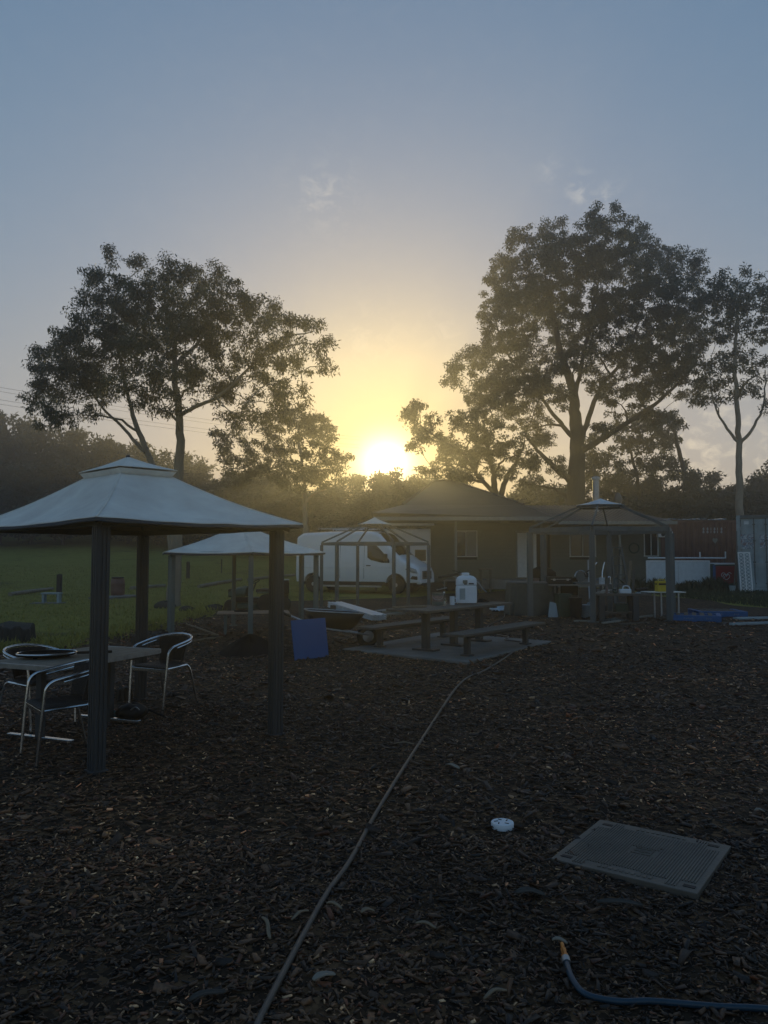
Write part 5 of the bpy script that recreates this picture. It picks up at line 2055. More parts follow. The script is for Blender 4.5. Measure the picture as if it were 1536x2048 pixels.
def blue_container():
    y = 29.2
    p = at(1474, 1113, y)
    z0 = gz(p.x + 1, y) + .02
    h = at(1500, 1031, y).z - z0
    t = T('blue_container', 'blue-grey shipping container with graffiti on its doors at the right edge', 'container', (p.x, y, z0), R(-27))
    W = 2.44
    for x in (.07, W - .07):
        MB().box((x, .07, h / 2), (.14, .14, h)).build('corner_post', 'cont', t, bevel=.01)
    MB().box((W / 2, .07, h - .06), (W - .28, .14, .12)).build('top_rail', 'post_grey', t, bevel=.008)
    MB().box((W / 2, .07, .08), (W - .28, .14, .16)).build('bottom_rail', 'cont', t, bevel=.008)
    for k in range(2):
        xa, xb = .15 + k * (W / 2 - .15) + .005, W / 2 - .005 + k * (W / 2 - .15)
        m = MB()
        dz = h - .30
        # a door leaf with five raised flutes
        m.box(((xa + xb) / 2, .07, .17 + dz / 2), (xb - xa, .04, dz))
        leaf_ = m.build('door_leaf', 'cont', t, bevel=.006)
        for i in range(4):
            MB().box((xa + (xb - xa) * (i + .5) / 4, .045, .17 + dz / 2), ((xb - xa) / 4 - .09, .016, dz - .12)).build('flute', 'cont', leaf_, bevel=.006)
        for f in (.42, .80):
            x = xa + (xb - xa) * f
            MB().tube([(x, .005, .05), (x, .005, h - .03)], .018, 8).build('locking_bar', 'post_grey', leaf_, smooth=True)
            for z in (.3, 1.1, 1.9, h - .35):
                MB().box((x, .012, z), (.10, .03, .05)).build('bracket', 'post_grey', leaf_)
            MB().bar((x, -.015, 1.05), (x + .30, -.02, 1.02), .03, .02).build('handle', 'steel', leaf_)
        for z in (.35, 1.0, 1.7, 2.35):
            MB().box((.15 if k == 0 else W - .15, -.004, z), (.07, .03, .12)).build('hinge', 'cont', leaf_)
    for x, nrm in ((0.01, (-1, 0, 0)), (W - .01, (1, 0, 0))):
        m = MB()
        a, b = ((x, 6.0, 0), (x, .14, 0)) if nrm[0] < 0 else ((x, .14, 0), (x, 6.0, 0))
        corrugated(m, a, b, .12, h - .1, 21, .035, nrm)
        m.build('side_panel', 'cont', t)
    MB().box((W / 2, 3.1, h - .04), (W - .1, 5.9, .05)).build('roof', 'cont', t)
    # faded graffiti and stickers on the left door leaf
    q = at(1494, 1083, y - .05)
    o = MB().box((0, 0, 0), (.46, .006, .56)).build('graffiti_patch', 'graffiti', t)
    o.location = (q.x - p.x, .030, q.z - z0)
    q = at(1525, 1083, y - .05)
    o = MB().box((0, 0, 0), (.34, .006, .50)).build('graffiti_patch', 'graffiti', t)
    o.location = (q.x - p.x, .030, q.z - z0)
    q = at(1492, 1046, y - .05)
    o = MB().box((0, 0, 0), (.16, .006, .12)).build('sticker', 'sheetw', t)
    o.location = (q.x - p.x, .030, q.z - z0)
    return t


blue_container()


# ------------------------------------------------------------------ along the containers
def gzp(x, y):
    return max(0.0, gz(x, y))


a, b = at(1292, 1113, 30.4), at(1419, 1113, 30.4)
zb = gzp(b.x, 30.4)
t = T('white_sign_board', 'long blank white sign board in a white frame standing in the weeds', 'sign board', ((a.x + b.x) / 2, 30.4, zb))
wd, ht = b.x - a.x, at(1350, 1121, 30.4).z - zb
MB().box((0, 0, ht / 2 + .02), (wd - .10, .03, ht - .14)).build('panel', 'sheetw', t)
for s in (-1, 1):
    MB().box((s * (wd / 2 - .02), 0, ht / 2), (.05, .06, ht)).build('frame_bar', 'white', t, bevel=.006)
MB().box((0, 0, ht - .02), (wd - .09, .06, .05)).build('frame_bar', 'white', t, bevel=.006)
MB().box((0, 0, .05), (wd - .09, .06, .05)).build('frame_bar', 'white', t, bevel=.006)
MB().box((0, -.018, ht / 2), (.012, .006, ht - .16)).build('panel_joint', 'steel', t)

yp = 30.9
zz = at(1400, 1116, yp).z
A, B_ = at(1296, 1116, yp), at(1452, 1116, yp)
t = T('plumbing_run', 'thin white pipe run with upright stubs above the sign board', 'pipe', (A.x, yp, gzp(A.x, yp)))
L = B_.x - A.x
zr_ = zz - t.location.z
MB().tube([(0, 0, zr_), (L, 0, zr_)], .030, 10).build('pipe', 'white', t, smooth=True)
for px, hh in ((1400, .24), (1451, .26)):
    MB().tube([(at(px, 1113, yp).x - A.x, 0, zr_ + .03), (at(px, 1113, yp).x - A.x, 0, zr_ + hh)], .028, 10).build('stub', 'white', t, smooth=True)
for x in (.05, L * .55, L - .05):
    MB().box((x, .04, zr_ / 2 - .01), (.05, .04, zr_ - .04)).build('leg', 'post', t)

a, b = at(1424, 1113, 30.2), at(1469, 1113, 30.2)
zb = gzp(b.x, 30.2)
ht = at(1445, 1126, 30.2).z - zb
t = T('ice_cream_freezer', 'red-fronted ice cream freezer with white heart swirl beside the sign board', 'freezer', ((a.x + b.x) / 2, 30.2, zb), R(4))
wd = b.x - a.x
MB().box((0, .30, ht / 2), (wd, .60, ht - .08)).build('cabinet', 'green', t, bevel=.012)
MB().box((.06, -.008, ht / 2 + .02), (wd - .13, .016, ht - .28)).build('front_panel', 'red', t)
MB().box((-wd / 2 + .055, -.008, ht / 2), (.10, .014, ht - .14)).build('side_strip', 'bluepnt', t)
MB().box((.04, .28, ht - .03), (wd - .06, .62, .07)).build('lid', 'white', t, bevel=.015)
hx, hz = .09, ht / 2 + .03
sw = [(.21, .085), (.16, .125), (.09, .12), (.0, .04), (-.07, .115), (-.15, .115), (-.19, .05), (-.15, -.04), (0, -.14), (.13, -.05), (.12, .035), (.06, .06), (.0, -.01), (-.05, .06), (-.10, .05), (-.11, .0), (-.05, -.06)]
MB().tube(smooth_path([(hx + x, -.020, hz + z) for x, z in sw], 6), .013, 6).build('heart_swirl', 'sheetw', t, smooth=True)
for i, x in enumerate((-.12, -.02, .06, .14)):
    MB().box((hx + x, -.018, hz - .20), (.05, .006, .018)).build('lettering', 'fascia', t)

q = at(1463, 1113, 28.8)
t = T('bucket', 'small pale bucket on the grass in front of the leaning planks', 'bucket', (q.x, 28.8, gzp(q.x, 28.8) + .02))
MB().lathe([(.085, 0), (.12, .22), (.128, .225), (.115, .22), (.08, .01), (0, .01)], (0, 0, 0), 22).build('pail', 'cont', t, smooth=True)
MB().tube(smooth_path([(-.12, 0, .21), (-.09, -.06, .12), (0, -.11, .08), (.09, -.06, .12), (.12, 0, .21)], 5), .005, 5).build('handle', 'steel', t, smooth=True)
for i, (pa, pz, lab) in enumerate((((1466, 1168), (1474, 1092), 'tall dark plank leaning against the blue container, left one'), ((1474, 1172), (1473, 1062), 'tall thin pole leaning against the corner of the blue container'))):
    A, B_ = at(pa[0], 1113, 28.95), at(pz[0], pz[1], 29.12)
    A.z = gzp(A.x, A.y)
    tag(MB().bar(A, B_, .09 if i == 0 else .04, .03).build('leaning_plank', 'plank' if i == 0 else 'post_grey'), lab, 'plank')

# white lattice panel and the plain sheet behind it
q = at(1492, 1113, 28.6)
zb = gzp(q.x, 28.6)
t = T('lattice_panel', 'narrow white lattice panel leaning on the blue container door', 'lattice', (q.x, 28.6, zb + .01), R(-2))
hl, wl_ = at(1492, 1104, 28.6).z - zb, .46
tilt = Matrix.Rotation(R(-7), 4, 'X')


def LT(m):
    m.v = [tuple(tilt @ Vector(v)) for v in m.v]
    return m


for s in (-1, 0, 1):
    LT(MB().box((s * (wl_ / 2 - .02), 0, hl / 2), (.04, .022, hl))).build('rail', 'white', t)
for z in (.02, hl - .02):
    for s in (-1, 1):
        LT(MB().box((s * wl_ / 4, 0, z), (wl_ / 2 - .065, .02, .04))).build('rail', 'white', t)
ncell = 11
ch_ = (hl - .08) / ncell
for i in range(ncell):
    for s in (-1, 1):
        cx_ = s * wl_ / 4
        z0 = .04 + ch_ * i
        hw_ = wl_ / 4 - .028
        m = MB()
        m.bar((cx_ - hw_, 0, z0), (cx_ + hw_, 0, z0 + ch_), .012, .024, up=(0, 1, 0))
        m.bar((cx_ - hw_, .003, z0 + ch_), (cx_ + hw_, .003, z0), .012, .024, up=(0, 1, 0))
        for k in range(2):
            m.lathe([(.026, -.009), (.026, .009)], (cx_, 0, z0 + ch_ * (0.5)), 8, 'y') if k == 0 else None
        LT(m).build('lattice_cell', 'white', t)
q = at(1497, 1113, 28.85)
t2 = MB().box((0, 0, .74), (.52, .02, 1.48), None)
o = t2.build('plain_sheet', 'cont', bevel=.003)
o.location = (q.x, 28.88, zb + .01)
o.rotation_euler = (R(-7), 0, 0)
tag(o, 'plain pale sheet leaning behind the white lattice panel', 'sheet')


def weed_pt():
    x = random.uniform(9.6, 17.0)
    y = random.gauss(29.9, .25)
    c = .6 + .8 * abs(math.sin(x * 3.1) * math.sin(x * 1.3 + 1))
    return (x, y, gz(x, y), c)


blades(5200, weed_pt, 'tall weeds growing along the foot of the sign board', 'weeds', .30, 'weed', .02)

# ------------------------------------------------------------------ blue pallet and grey boards at right
A, B_ = gp(1336, 1245), gp(1441, 1248)
u = (B_ - A)
L = 1.20
t = T('blue_pallet', 'bright blue timber pallet lying on the mulch at right', 'pallet', (A.x, A.y, .03), math.atan2(u.y, u.x))
Wp = 1.15
for i in range(3):
    y = .05 + i * (Wp - .10) / 2
    MB().box((L / 2, y, .075 + (.01 if i == 0 else 0)), (L, .09, .11 + (.022 if i == 0 else 0))).build('bearer', 'bluepnt', t, bevel=.005)
for i in range(7):
    x = .05 + i * (L - .10) / 6
    MB().box((x, Wp / 2 + .045, .1415), (.10 if i % 2 == 0 else .09, Wp - .10, .02)).build('top_slat', 'bluepnt' if i in (0, 6) else 'plank', t, bevel=.003)
for i in range(3):
    MB().box((.07 + i * (L - .14) / 2, Wp / 2, .010), (.10, Wp, .018)).build('bottom_slat', 'bluepnt', t)
for (x0, k) in ((.36, 5), (.86, 3)):
    for i in range(k):
        MB().tube(smooth_path([(x0 + .045 * i, .003, .06), (x0 + .045 * i + .01, .003, .095 - .01 * (i % 2)), (x0 + .045 * i + .03, .003, .075)], 3), .004, 4).build('faded_mark', 'fascia', t)
copy_thing(t, (t.location.x + 1.28, t.location.y + 1.25, .03), t.rotation_euler.z + R(14), 'second blue pallet, darker and half hidden behind the bright one', None)
for (pa, pb, w, lab) in (((1470, 1242), (1560, 1240), .16, 'long grey board lying behind the end of the blue pallet'), ((1462, 1254), (1570, 1250), .12, 'long grey board lying in front of the blue pallet end')):
    A, B_ = gp(*pa), gp(*pb)
    A.z = B_.z = .065
    tag(MB().bar(A, B_, w, .05).build('grey_board', 'cont', bevel=.004), lab, 'board')


# ------------------------------------------------------------------ workbenches under the tall gazebo
def bench_top(name, label, px0, px1, py, d, depth, rz, legs, material='conc', thick=.035, cat='workbench', leg_w=.06, legm='post'):
    a, b = at(px0, py, d), at(px1, py, d)
    c = (a + b) / 2
    L = (b - a).length
    t = T(name, label, cat, (c.x, d + depth / 2, .025), rz)
    z = c.z - .025
    MB().box((0, 0, z - thick / 2), (L, depth, thick)).build('top', material, t, bevel=.004)
    for x in legs:
        for s in (-1, 1):
            MB().box((x * L, s * (depth / 2 - .07), (z - thick) / 2), (leg_w, leg_w, z - thick)).build('leg', legm, t)
    return t, L, z, c, d + depth / 2


t, L, z, c1, y1 = bench_top('workbench', 'grey-topped workbench at the back left under the tall gazebo', 1100, 1212, 1169, 20.3, .62, R(3), (-.42, .42))
zt1 = c1.z
t, L, z, c2, y2 = bench_top('workbench', 'sturdy dark workbench with lower shelf in the middle of the tall gazebo', 1192, 1304, 1188, 19.0, .60, R(-2), (-.38, .22), 'plank', .05, leg_w=.14)
MB().box((-.05, 0, .19), (L * .62, .36, .03)).build('shelf', 'plank', t)
zt2 = c2.z
t, L, z, c3, y3 = bench_top('workbench', 'thin-topped trestle table at the right under the tall gazebo', 1296, 1372, 1184, 19.4, .55, R(4), (-.15, .32), 'cream', .02, leg_w=.035, legm='steel', cat='table')
zt3 = c3.z

# tarp-covered stack on the left
p = at(1062, 1113, 20.8)
t = T('covered_stack', 'stack of goods under a grey-green tarp at the left post of the tall gazebo', 'covered stack', (p.x, 20.9, .02), R(6))


def drape(u, v):
    a = 2 * math.pi * u
    ca, sa = math.cos(a), math.sin(a)
    k = .35
    X_, Y_ = math.copysign(abs(ca) ** k, ca), math.copysign(abs(sa) ** k, sa)
    if v < .3:
        f = v / .3
        return (.62 * X_ * f, .36 * Y_ * f, .865 + .012 * math.sin(7 * X_ * f + 3 * Y_ * f))
    f = (v - .3) / .7
    rip = 1 + .05 * f * math.sin(11 * a) + .03 * f * math.sin(23 * a + 1)
    return (.62 * X_ * rip * (1 + .05 * f), .36 * Y_ * rip * (1 + .08 * f), .865 - .845 * f)


MB().grid(drape, 96, 20).build('tarp', 'tarp', t, smooth=True)
MB().box((0.02, 0, .885), (1.18, .62, .022)).build('top_board', 'conc', t, bevel=.004)

p = at(1086, 1113, 22.2)
t = T('covered_barbecue', 'dark covered barbecue standing behind the tarp stack', 'barbecue', (p.x, 22.4, .02))
MB().grid(lambda u, v: ((.44 * math.copysign(abs(math.cos(6.283 * u)) ** .5, math.cos(6.283 * u))) * (1 - .25 * v ** 3) * min(1, (1.0001 - v) * 6), (.30 * math.copysign(abs(math.sin(6.283 * u)) ** .5, math.sin(6.283 * u))) * (1 - .2 * v ** 2) * min(1, (1.0001 - v) * 6), 1.28 * min(1, v * 1.08) + .02 * math.sin(20 * u) * (1 - v)), 48, 16).build('cover', 'tarpdk', t, smooth=True)
for s in (-1, 1):
    MB().lathe([(.08, -.03), (.09, 0), (.08, .03)], (s * .30, -.2, .09), 14, 'x').build('wheel', 'rubber', t, smooth=True)

# mitre saw, hand truck, ladder and the bits on the benches
t = T('mitre_saw', 'mitre saw with curved bright guard on the back workbench', 'saw', (at(1163, 1113, 20.5).x, 20.5, zt1 + .002), R(10))
MB().box((0, 0, .03), (.46, .30, .055)).build('base', 'post_grey', t, bevel=.01)
MB().lathe([(.10, -.012), (.135, -.006), (.135, .006), (.10, .012)], (-.04, -.02, .20), 26, 'y').build('blade', 'post_grey', t, smooth=True)
MB().tube([(-.04 + .16 * math.cos(R(a)), -.02, .20 + .16 * math.sin(R(a))) for a in range(10, 181, 12)], .014, 6).build('guard', 'metal', t, smooth=True)
MB().box((.07, .05, .24), (.24, .16, .14)).build('motor', 'black', t, bevel=.03)
MB().tube(smooth_path([(.10, 0, .30), (.20, -.02, .36), (.28, -.03, .33)], 4), .02, 8).build('handle', 'black', t, smooth=True)
p = at(1118, 1113, 20.6)
t = T('tool_chest', 'dark flat tool chest on the left end of the back workbench', 'tool chest', (p.x, 20.62, zt1 + .002), R(3))
MB().box((0, 0, .10), (.62, .34, .20)).build('case', 'black', t, bevel=.02)
MB().box((0, -.175, .13), (.54, .012, .012)).build('lid_seam', 'steel', t)
for s in (-1, 1):
    MB().box((s * .18, -.178, .12), (.06, .016, .05)).build('latch', 'steel', t)
p = at(1192, 1113, 21.4)
t = T('hand_truck', 'hand truck with bright tubular frame behind the workbench', 'hand truck', (p.x, 21.4, .02), R(-8))
for s in (-1, 1):
    MB().tube(smooth_path([(s * .16, 0, .10), (s * .16, .0, .9), (s * .15 + .02, .04, 1.15), (s * .10 + .14, .10, 1.42)], 5), .016, 8).build('frame_tube', 'metal', t, smooth=True)
    w = MB().lathe([(.07, -.025), (.11, -.03), (.12, 0), (.11, .03), (.07, .025)], (s * .23, .06, .12), 18, 'x').build('wheel', 'rubber', t, smooth=True)
    MB().lathe([(.02, -.03), (.07, -.02), (.07, .02), (.02, .03)], (s * .23, .06, .12), 12, 'x').build('hub', 'steel', w, smooth=True)
for z in (.35, .65, .95):
    MB().tube([(-.155, 0, z), (.155, 0, z)], .012, 6).build('cross_bar', 'metal', t, smooth=True)
MB().box((0, -.12, .03), (.40, .26, .012)).build('toe_plate', 'steel', t)
p = at(1232, 1113, 22.4)
t = T('step_ladder', 'aluminium A-frame step ladder standing behind the workbenches', 'ladder', (p.x, 22.4, .02), R(12))
hL = at(1232, 1096, 22.4).z
for s in (-1, 1):
    MB().bar((s * .26, -.42, 0), (s * .15, -.04, hL), .03, .065).build('rail', 'post_grey', t)
    MB().bar((s * .25, .46, 0), (s * .15, .05, hL - .06), .025, .05).build('rear_rail', 'post_grey', t)
for i in range(6):
    f = (i + 1) / 7
    MB().box((0, -.42 + .38 * f, hL * f), (2 * (.26 - .11 * f) - .02, .08, .028)).build('step', 'post_grey', t)
MB().box((0, 0, hL), (.36, .16, .03)).build('top_cap', 'post_grey', t)
for f in (.25, .6):
    MB().box((0, .46 - .41 * f, hL * f), (2 * (.25 - .10 * f) - .02, .03, .02)).build('brace', 'post_grey', t)

t = T('yellow_toolbox', 'bright yellow toolbox with black band on the right trestle table', 'toolbox', (at(1322, 1113, 19.6).x, 19.62, zt3 + .002), R(4))
MB().box((0, 0, .135), (.275, .20, .27)).build('case', 'yellow', t, bevel=.015)
MB().box((0, -.101, .19), (.22, .012, .045)).build('band', 'black', t)
MB().box((0, 0, .19), (.282, .14, .03)).build('lid_seam', 'black', t)
MB().tube(smooth_path([(-.08, 0, .268), (-.07, 0, .305), (.07, 0, .305), (.08, 0, .268)], 4), .010, 6).build('handle', 'yellow', t, smooth=True)
t = T('white_tub', 'small white tub right of the yellow toolbox', 'tub', (at(1339, 1113, 19.6).x, 19.6, zt3 + .002))
MB().lathe([(.045, 0), (.055, .13), (.058, .135), (.05, .13), (.04, .01), (0, .01)], (0, 0, 0), 18).build('tub', 'plastic_w', t, smooth=True)
t = T('white_power_tool', 'white boxed power tool with looped handle on the middle workbench', 'power tool', (at(1250, 1113, 19.2).x, 19.25, zt2 + .002))
MB().box((0, 0, .055), (.28, .16, .11)).build('box', 'plastic_w', t, bevel=.02)
MB().tube(smooth_path([(-.06, -.02, .10), (-.04, -.02, .18), (.08, -.02, .18), (.12, -.02, .10)], 4), .014, 6).build('handle', 'plastic_w', t, smooth=True)
t = T('cordless_tool', 'dark cordless tool lying at the right of the middle workbench', 'power tool', (at(1282, 1113, 19.2).x, 19.22, zt2 + .002), R(20))
MB().tube([(-.16, 0, .09), (.12, 0, .11), (.2, 0, .115)], [.035, .04, .015], 10).build('motor', 'black', t, smooth=True)
MB().bar((-.06, 0, .09), (-.10, 0, .025), .05, .06).build('grip', 'black', t)
MB().box((-.10, 0, .02), (.12, .08, .04)).build('battery', 'cont', t, bevel=.01)
t = T('steel_offcuts', 'small pile of bright metal offcuts at the left of the middle workbench', 'offcuts', (at(1206, 1113, 19.2).x, 19.25, zt2 + .002))
for i in range(5):
    MB().box((random.uniform(-.10, .10), random.uniform(-.08, .08), .012 + .02 * i), (.22, .05, .016), Matrix.Rotation(random.uniform(-.6, .6), 3, 'Z')).build('strip', 'sheetw' if i % 2 else 'steel', t)
t = T('spray_can', 'dull pinkish spray can standing on the middle workbench', 'can', (at(1213, 1113, 19.1).x, 19.12, zt2 + .002))
MB().lathe([(.033, 0), (.033, .15), (.024, .165), (.016, .17), (.016, .20), (0, .20)], (0, 0, 0), 16).build('can', 'label_red', t, smooth=True)
t = T('tap_fitting', 'upright bright-spouted tap fitting on the back workbench', 'fitting', (at(1221, 1113, 20.4).x, 20.45, zt1 + .002))
MB().tube(smooth_path([(0, 0, 0), (0, 0, .16), (-.03, 0, .20), (-.06, 0, .17)], 5), .016, 8).build('spout', 'metal', t, smooth=True)
MB().lathe([(.04, 0), (.04, .02), (.02, .03)], (0, 0, 0), 12).build('base', 'steel', t, smooth=True)

# bins and boards at ground level
p = gp(1131, 1238)
t = T('green_box', 'dark green crate standing against the front left post of the tall gazebo', 'crate', (p.x, p.y + .25, .025), R(8))
MB().box((0, 0, .30), (.34, .34, .56)).build('crate', 'green', t, bevel=.012)
MB().box((0, 0, .595), (.37, .37, .03)).build('lid', 'green', t, bevel=.008)
for z in (.15, .32, .48):
    MB().box((0, -.173, z), (.30, .012, .02)).build('rib', 'green', t)
p = gp(1156, 1240)
t = T('black_bin', 'black plastic bin beside the green crate', 'bin', (p.x, p.y + .2, .025))
MB().lathe([(.13, 0), (.165, .50), (.175, .505), (.175, .53), (.155, .53), (.125, .02), (0, .02)], (0, 0, 0), 24).build('bin', 'black', t, smooth=True)
MB().lathe([(.176, .50), (.182, .515), (.176, .53)], (0, 0, 0), 24).build('rim', 'black', t, smooth=True)
p = gp(1106, 1237)
o = MB().prism([(-.13, 0), (.13, 0), (.10, .36), (-.06, .40)], .02, Matrix.Rotation(R(78), 4, 'X')).build('pale_board', 'cont')
o.location = (p.x, p.y, .035)
tag(o, 'pale offcut board propped left of the green crate', 'board')
for (pa, pb, w, mm, lab) in (((1148, 1246), (1190, 1246), .05, 'fascia', 'short pale batten on the ground in front of the black bin'), ((1238, 1253), (1300, 1249), .035, 'plank', 'thin dark batten lying on the mulch in front of the middle workbench'), ((1044, 1236), (1075, 1237), .07, 'timber', 'short board lying at the foot of the left gazebo post')):
    A, B_ = gp(*pa), gp(*pb)
    A.z = B_.z = .05
    tag(MB().bar(A, B_, w, .03).build('batten', mm), lab, 'batten')


def crumple(label, px, py, rx, ry, h, seed, name='plastic_sheet', material='sheetw'):
    random.seed(seed)
    p = gp(px, py)
    ph = [random.uniform(0, 6.28) for _ in range(6)]

    def fn(u, v):
        a = 2 * math.pi * u
        e = 1 + .22 * math.sin(3 * a + ph[0]) + .14 * math.sin(7 * a + ph[1])
        x, y = rx * v * math.cos(a) * e, ry * v * math.sin(a) * e
        z = h * (1 - v) ** .7 * (.7 + .5 * math.sin(2 * a + ph[2])) + .5 * h * abs(math.sin(5 * a + 6 * v + ph[3])) * v * (1 - .6 * v) + .25 * h * abs(math.sin(13 * a - 9 * v + ph[4])) * v
        return (x, y, .01 + max(0, z))
    o = MB().grid(fn, 70, 18).build(name, material, solid=.003)
    o.location = (p.x, p.y + ry * .6, .025)
    tag(o, label, 'plastic sheet')


crumple('large crumpled white plastic sheet on the ground behind the picnic table', 1010, 1226, .40, .34, .20, 4)
crumple('small crumpled white plastic by the left post of the tall gazebo', 1076, 1222, .17, .2, .13, 6)


# stack of white channel sheets and sawn ends behind the wheelbarrow
A, B_ = at(668, 1205, 20.2), at(758, 1222, 18.6)
A.z, B_.z = .42, .20
d_ = (B_ - A)
t = T('sheet_stack', 'stack of white channel-profile metal sheets tilted on the ground behind the wheelbarrow', 'metal sheets', (A.x, A.y, 0))
sd = Vector((-d_.y, d_.x, 0)).normalized()
upv = d_.cross(sd).normalized()
if upv.z < 0:
    upv = -upv
dn = d_.normalized()
for k in range(3):
    for i in range(5):
        o0 = sd * (.085 * i - .16) - upv * .05 * k + dn * (.03 * ((k * 3 + i) % 3)) + Vector((0, 0, A.z))
        m = MB()
        m.bar(o0, o0 + d_, .060, .012, up=upv)
        for e in (-1, 1):
            m.bar(o0 + sd * e * .026 - upv * .018, o0 + sd * e * .026 - upv * .018 + d_, .008, .024, up=upv)
        m.build('channel_sheet', 'sheetw', t)
for (f, s_, hh) in ((.12, -.1, .33), (.85, .1, .08)):
    q = d_ * f + sd * s_
    MB().box((q.x, q.y, hh / 2 + .02), (.26, .34, hh)).build('block', 'plank', t)
A = gp(762, 1236)
t = T('batten_bundle', 'bundle of pale battens with cut ends beside the metal sheet stack', 'battens', (A.x, A.y, .03), R(60))
for i in range(7):
    k = i // 4
    MB().box((.45, -.16 + .10 * (i % 4) + .05 * k, .055 + .09 * k), (1.2 + .05 * (i % 3), .045, .075), Matrix.Rotation(R(18), 3, 'X')).build('batten', 'fascia', t)


# ------------------------------------------------------------------ ride-on mower
p = at(516, 1113, 22.4)
t = T('ride_on_mower', 'dark ride-on mower parked behind the low gazebo', 'mower', (p.x, 22.4, gzp(p.x, 22.4)), R(168))
MB().box((.10, 0, .34), (1.25, .46, .14)).build('chassis', 'black', t, bevel=.02)
MB().grid(lambda u, v: (.28 + .52 * u, -.26 + .52 * v, .42 + .30 * (math.sin(math.pi * v) ** .35) * (1 - .25 * u ** 3) * (.92 + .08 * math.cos(3 * u))), 12, 14).build('hood', 'green', t, smooth=True, solid=.01)
MB().box((.80, 0, .52), (.05, .44, .24)).build('grille', 'black', t, bevel=.02)
MB().grid(lambda u, v: (-.42 + .40 * u, -.20 + .40 * v, .60 + .03 * math.cos(math.pi * (u - .5)) * math.cos(math.pi * (v - .5))), 8, 8).build('seat', 'black', t, smooth=True, solid=.08)
MB().grid(lambda u, v: (-.44 - .08 * v, -.20 + .40 * u, .62 + .36 * v * (1 - .1 * abs(2 * u - 1) ** 3)), 8, 8).build('backrest', 'black', t, smooth=True, solid=.07)
MB().tube([(.18, 0, .50), (.05, 0, .84)], .02, 8).build('steering_column', 'black', t, smooth=True)
MB().tube([(.05 - .08 * math.cos(a * .349), .17 * math.sin(a * .349), .86 + .06 * math.cos(a * .349)) for a in range(19)], .014, 6).build('steering_wheel', 'black', t, smooth=True)
MB().tube(smooth_path([(-.45, -.24, .45), (-.5, -.24, 1.0), (-.5, 0, 1.08), (-.5, .24, 1.0), (-.45, .24, .45)], 4), .02, 8).build('roll_hoop', 'black', t, smooth=True)
MB().lathe([(.45, .10), (.50, .12), (.50, .22), (.42, .25), (0, .25)], (.18, 0, 0), 28).build('cutting_deck', 'green', t, smooth=True)
for s in (-1, 1):
    for (x, r, w_) in ((-.42, .26, .11), (.66, .18, .08)):
        w = MB().lathe([(r * .55, -w_), (r * .9, -w_), (r, -w_ * .6), (r, w_ * .6), (r * .9, w_), (r * .55, w_)], (x, s * .40, r), 24, 'y').build('wheel', 'rubber', t, smooth=True)
        MB().lathe([(r * .15, -w_ * .8), (r * .55, -w_ * .7), (r * .55, w_ * .7), (r * .15, w_ * .8)], (x, s * .40, r), 16, 'y').build('rim', 'steel', w, smooth=True)
    MB().box((-.42, s * .40, .56), (.50, .24, .04)).build('mudguard', 'green', t, bevel=.015)
p2 = at(566, 1113, 22.2)
t = T('grass_catcher', 'boxy dark grass catcher on wheels at the right of the mower', 'grass catcher', (p2.x, 22.3, gzp(p2.x, 22.3)), R(6))
MB().box((0, 0, .70), (.34, .50, .40)).build('bin', 'black', t, bevel=.05)
MB().box((0, 0, .915), (.34, .50, .022)).build('lid', 'steel', t, bevel=.008)
MB().box((0, 0, .40), (.30, .40, .20)).build('frame', 'black', t)
for s in (-1, 1):
    w = MB().lathe([(.11, -.06), (.19, -.06), (.21, 0), (.19, .06), (.11, .06)], (.02, s * .26, .21), 22, 'y').build('wheel', 'rubber', t, smooth=True)
    MB().lathe([(.03, -.05), (.11, -.04), (.11, .04), (.03, .05)], (.02, s * .26, .21), 14, 'y').build('rim', 'steel', w, smooth=True)

# ------------------------------------------------------------------ out on the paddock
p = gp(235, 1194)
t = T('brown_barrel', 'brown plastic barrel standing on a slab in the paddock', 'barrel', (p.x, p.y, gzp(p.x, p.y) + .06))
MB().lathe([(.22, 0), (.25, .02), (.265, .14), (.27, .17), (.262, .20), (.268, .42), (.272, .45), (.264, .48), (.25, .60), (.19, .66), (.18, .68), (0, .68)], (0, 0, 0), 26).build('drum', 'terra', t, smooth=True)
MB().lathe([(.20, .655), (.235, .66), (.235, .70), (.20, .71), (0, .712)], (0, 0, 0), 24).build('lid', 'black', t, smooth=True)
a, b = gp(196, 1199), gp(268, 1193)
tag(MB().bar((a.x, a.y, gzp(a.x, a.y) + .03), (b.x, b.y, gzp(b.x, b.y) + .03), .9, .08).build('paddock_slab', 'conc'), 'pale concrete slab under the brown barrel', 'slab')
p = gp(103, 1207)
t = T('paddock_bench', 'small pale bench on a slab in the paddock at left', 'bench', (p.x, p.y, gzp(p.x, p.y)))
MB().box((0, 0, .34), (.62, .28, .05)).build('seat', 'cont', t)
for s in (-1, 1):
    MB().box((s * .25, 0, .17), (.07, .22, .29)).build('leg', 'cont', t)
MB().box((-.10, -.05, .015), (.95, .6, .04)).build('slab', 'conc', t)
for (px, py, top, w, lab) in ((118, 1196, 1149, .16, 'thick dark fence post behind the small paddock bench'), (212, 1178, 1140, .08, 'thin fence post behind the brown barrel'), (376, 1157, 1124, .16, 'dark stub post hanging near the trunk of the big gum'), (443, 1146, 1119, .06, 'thin far fence post left of the mower')):
    p = gp(px, py)
    h = at(px, top, p.y).z - p.z
    q = T('fence_post', lab, 'post', (p.x, p.y, gz(p.x, p.y) - .05))
    MB().box((0, 0, (h + .05) / 2), (w, w, h + .05)).build('shaft', 'bark_dark', q, bevel=.01)
    MB().lathe([(w * .55, 0), (w * .5, .03), (0, .05)], (0, 0, h + .03), 8).build('cap', 'bark_dark', q)
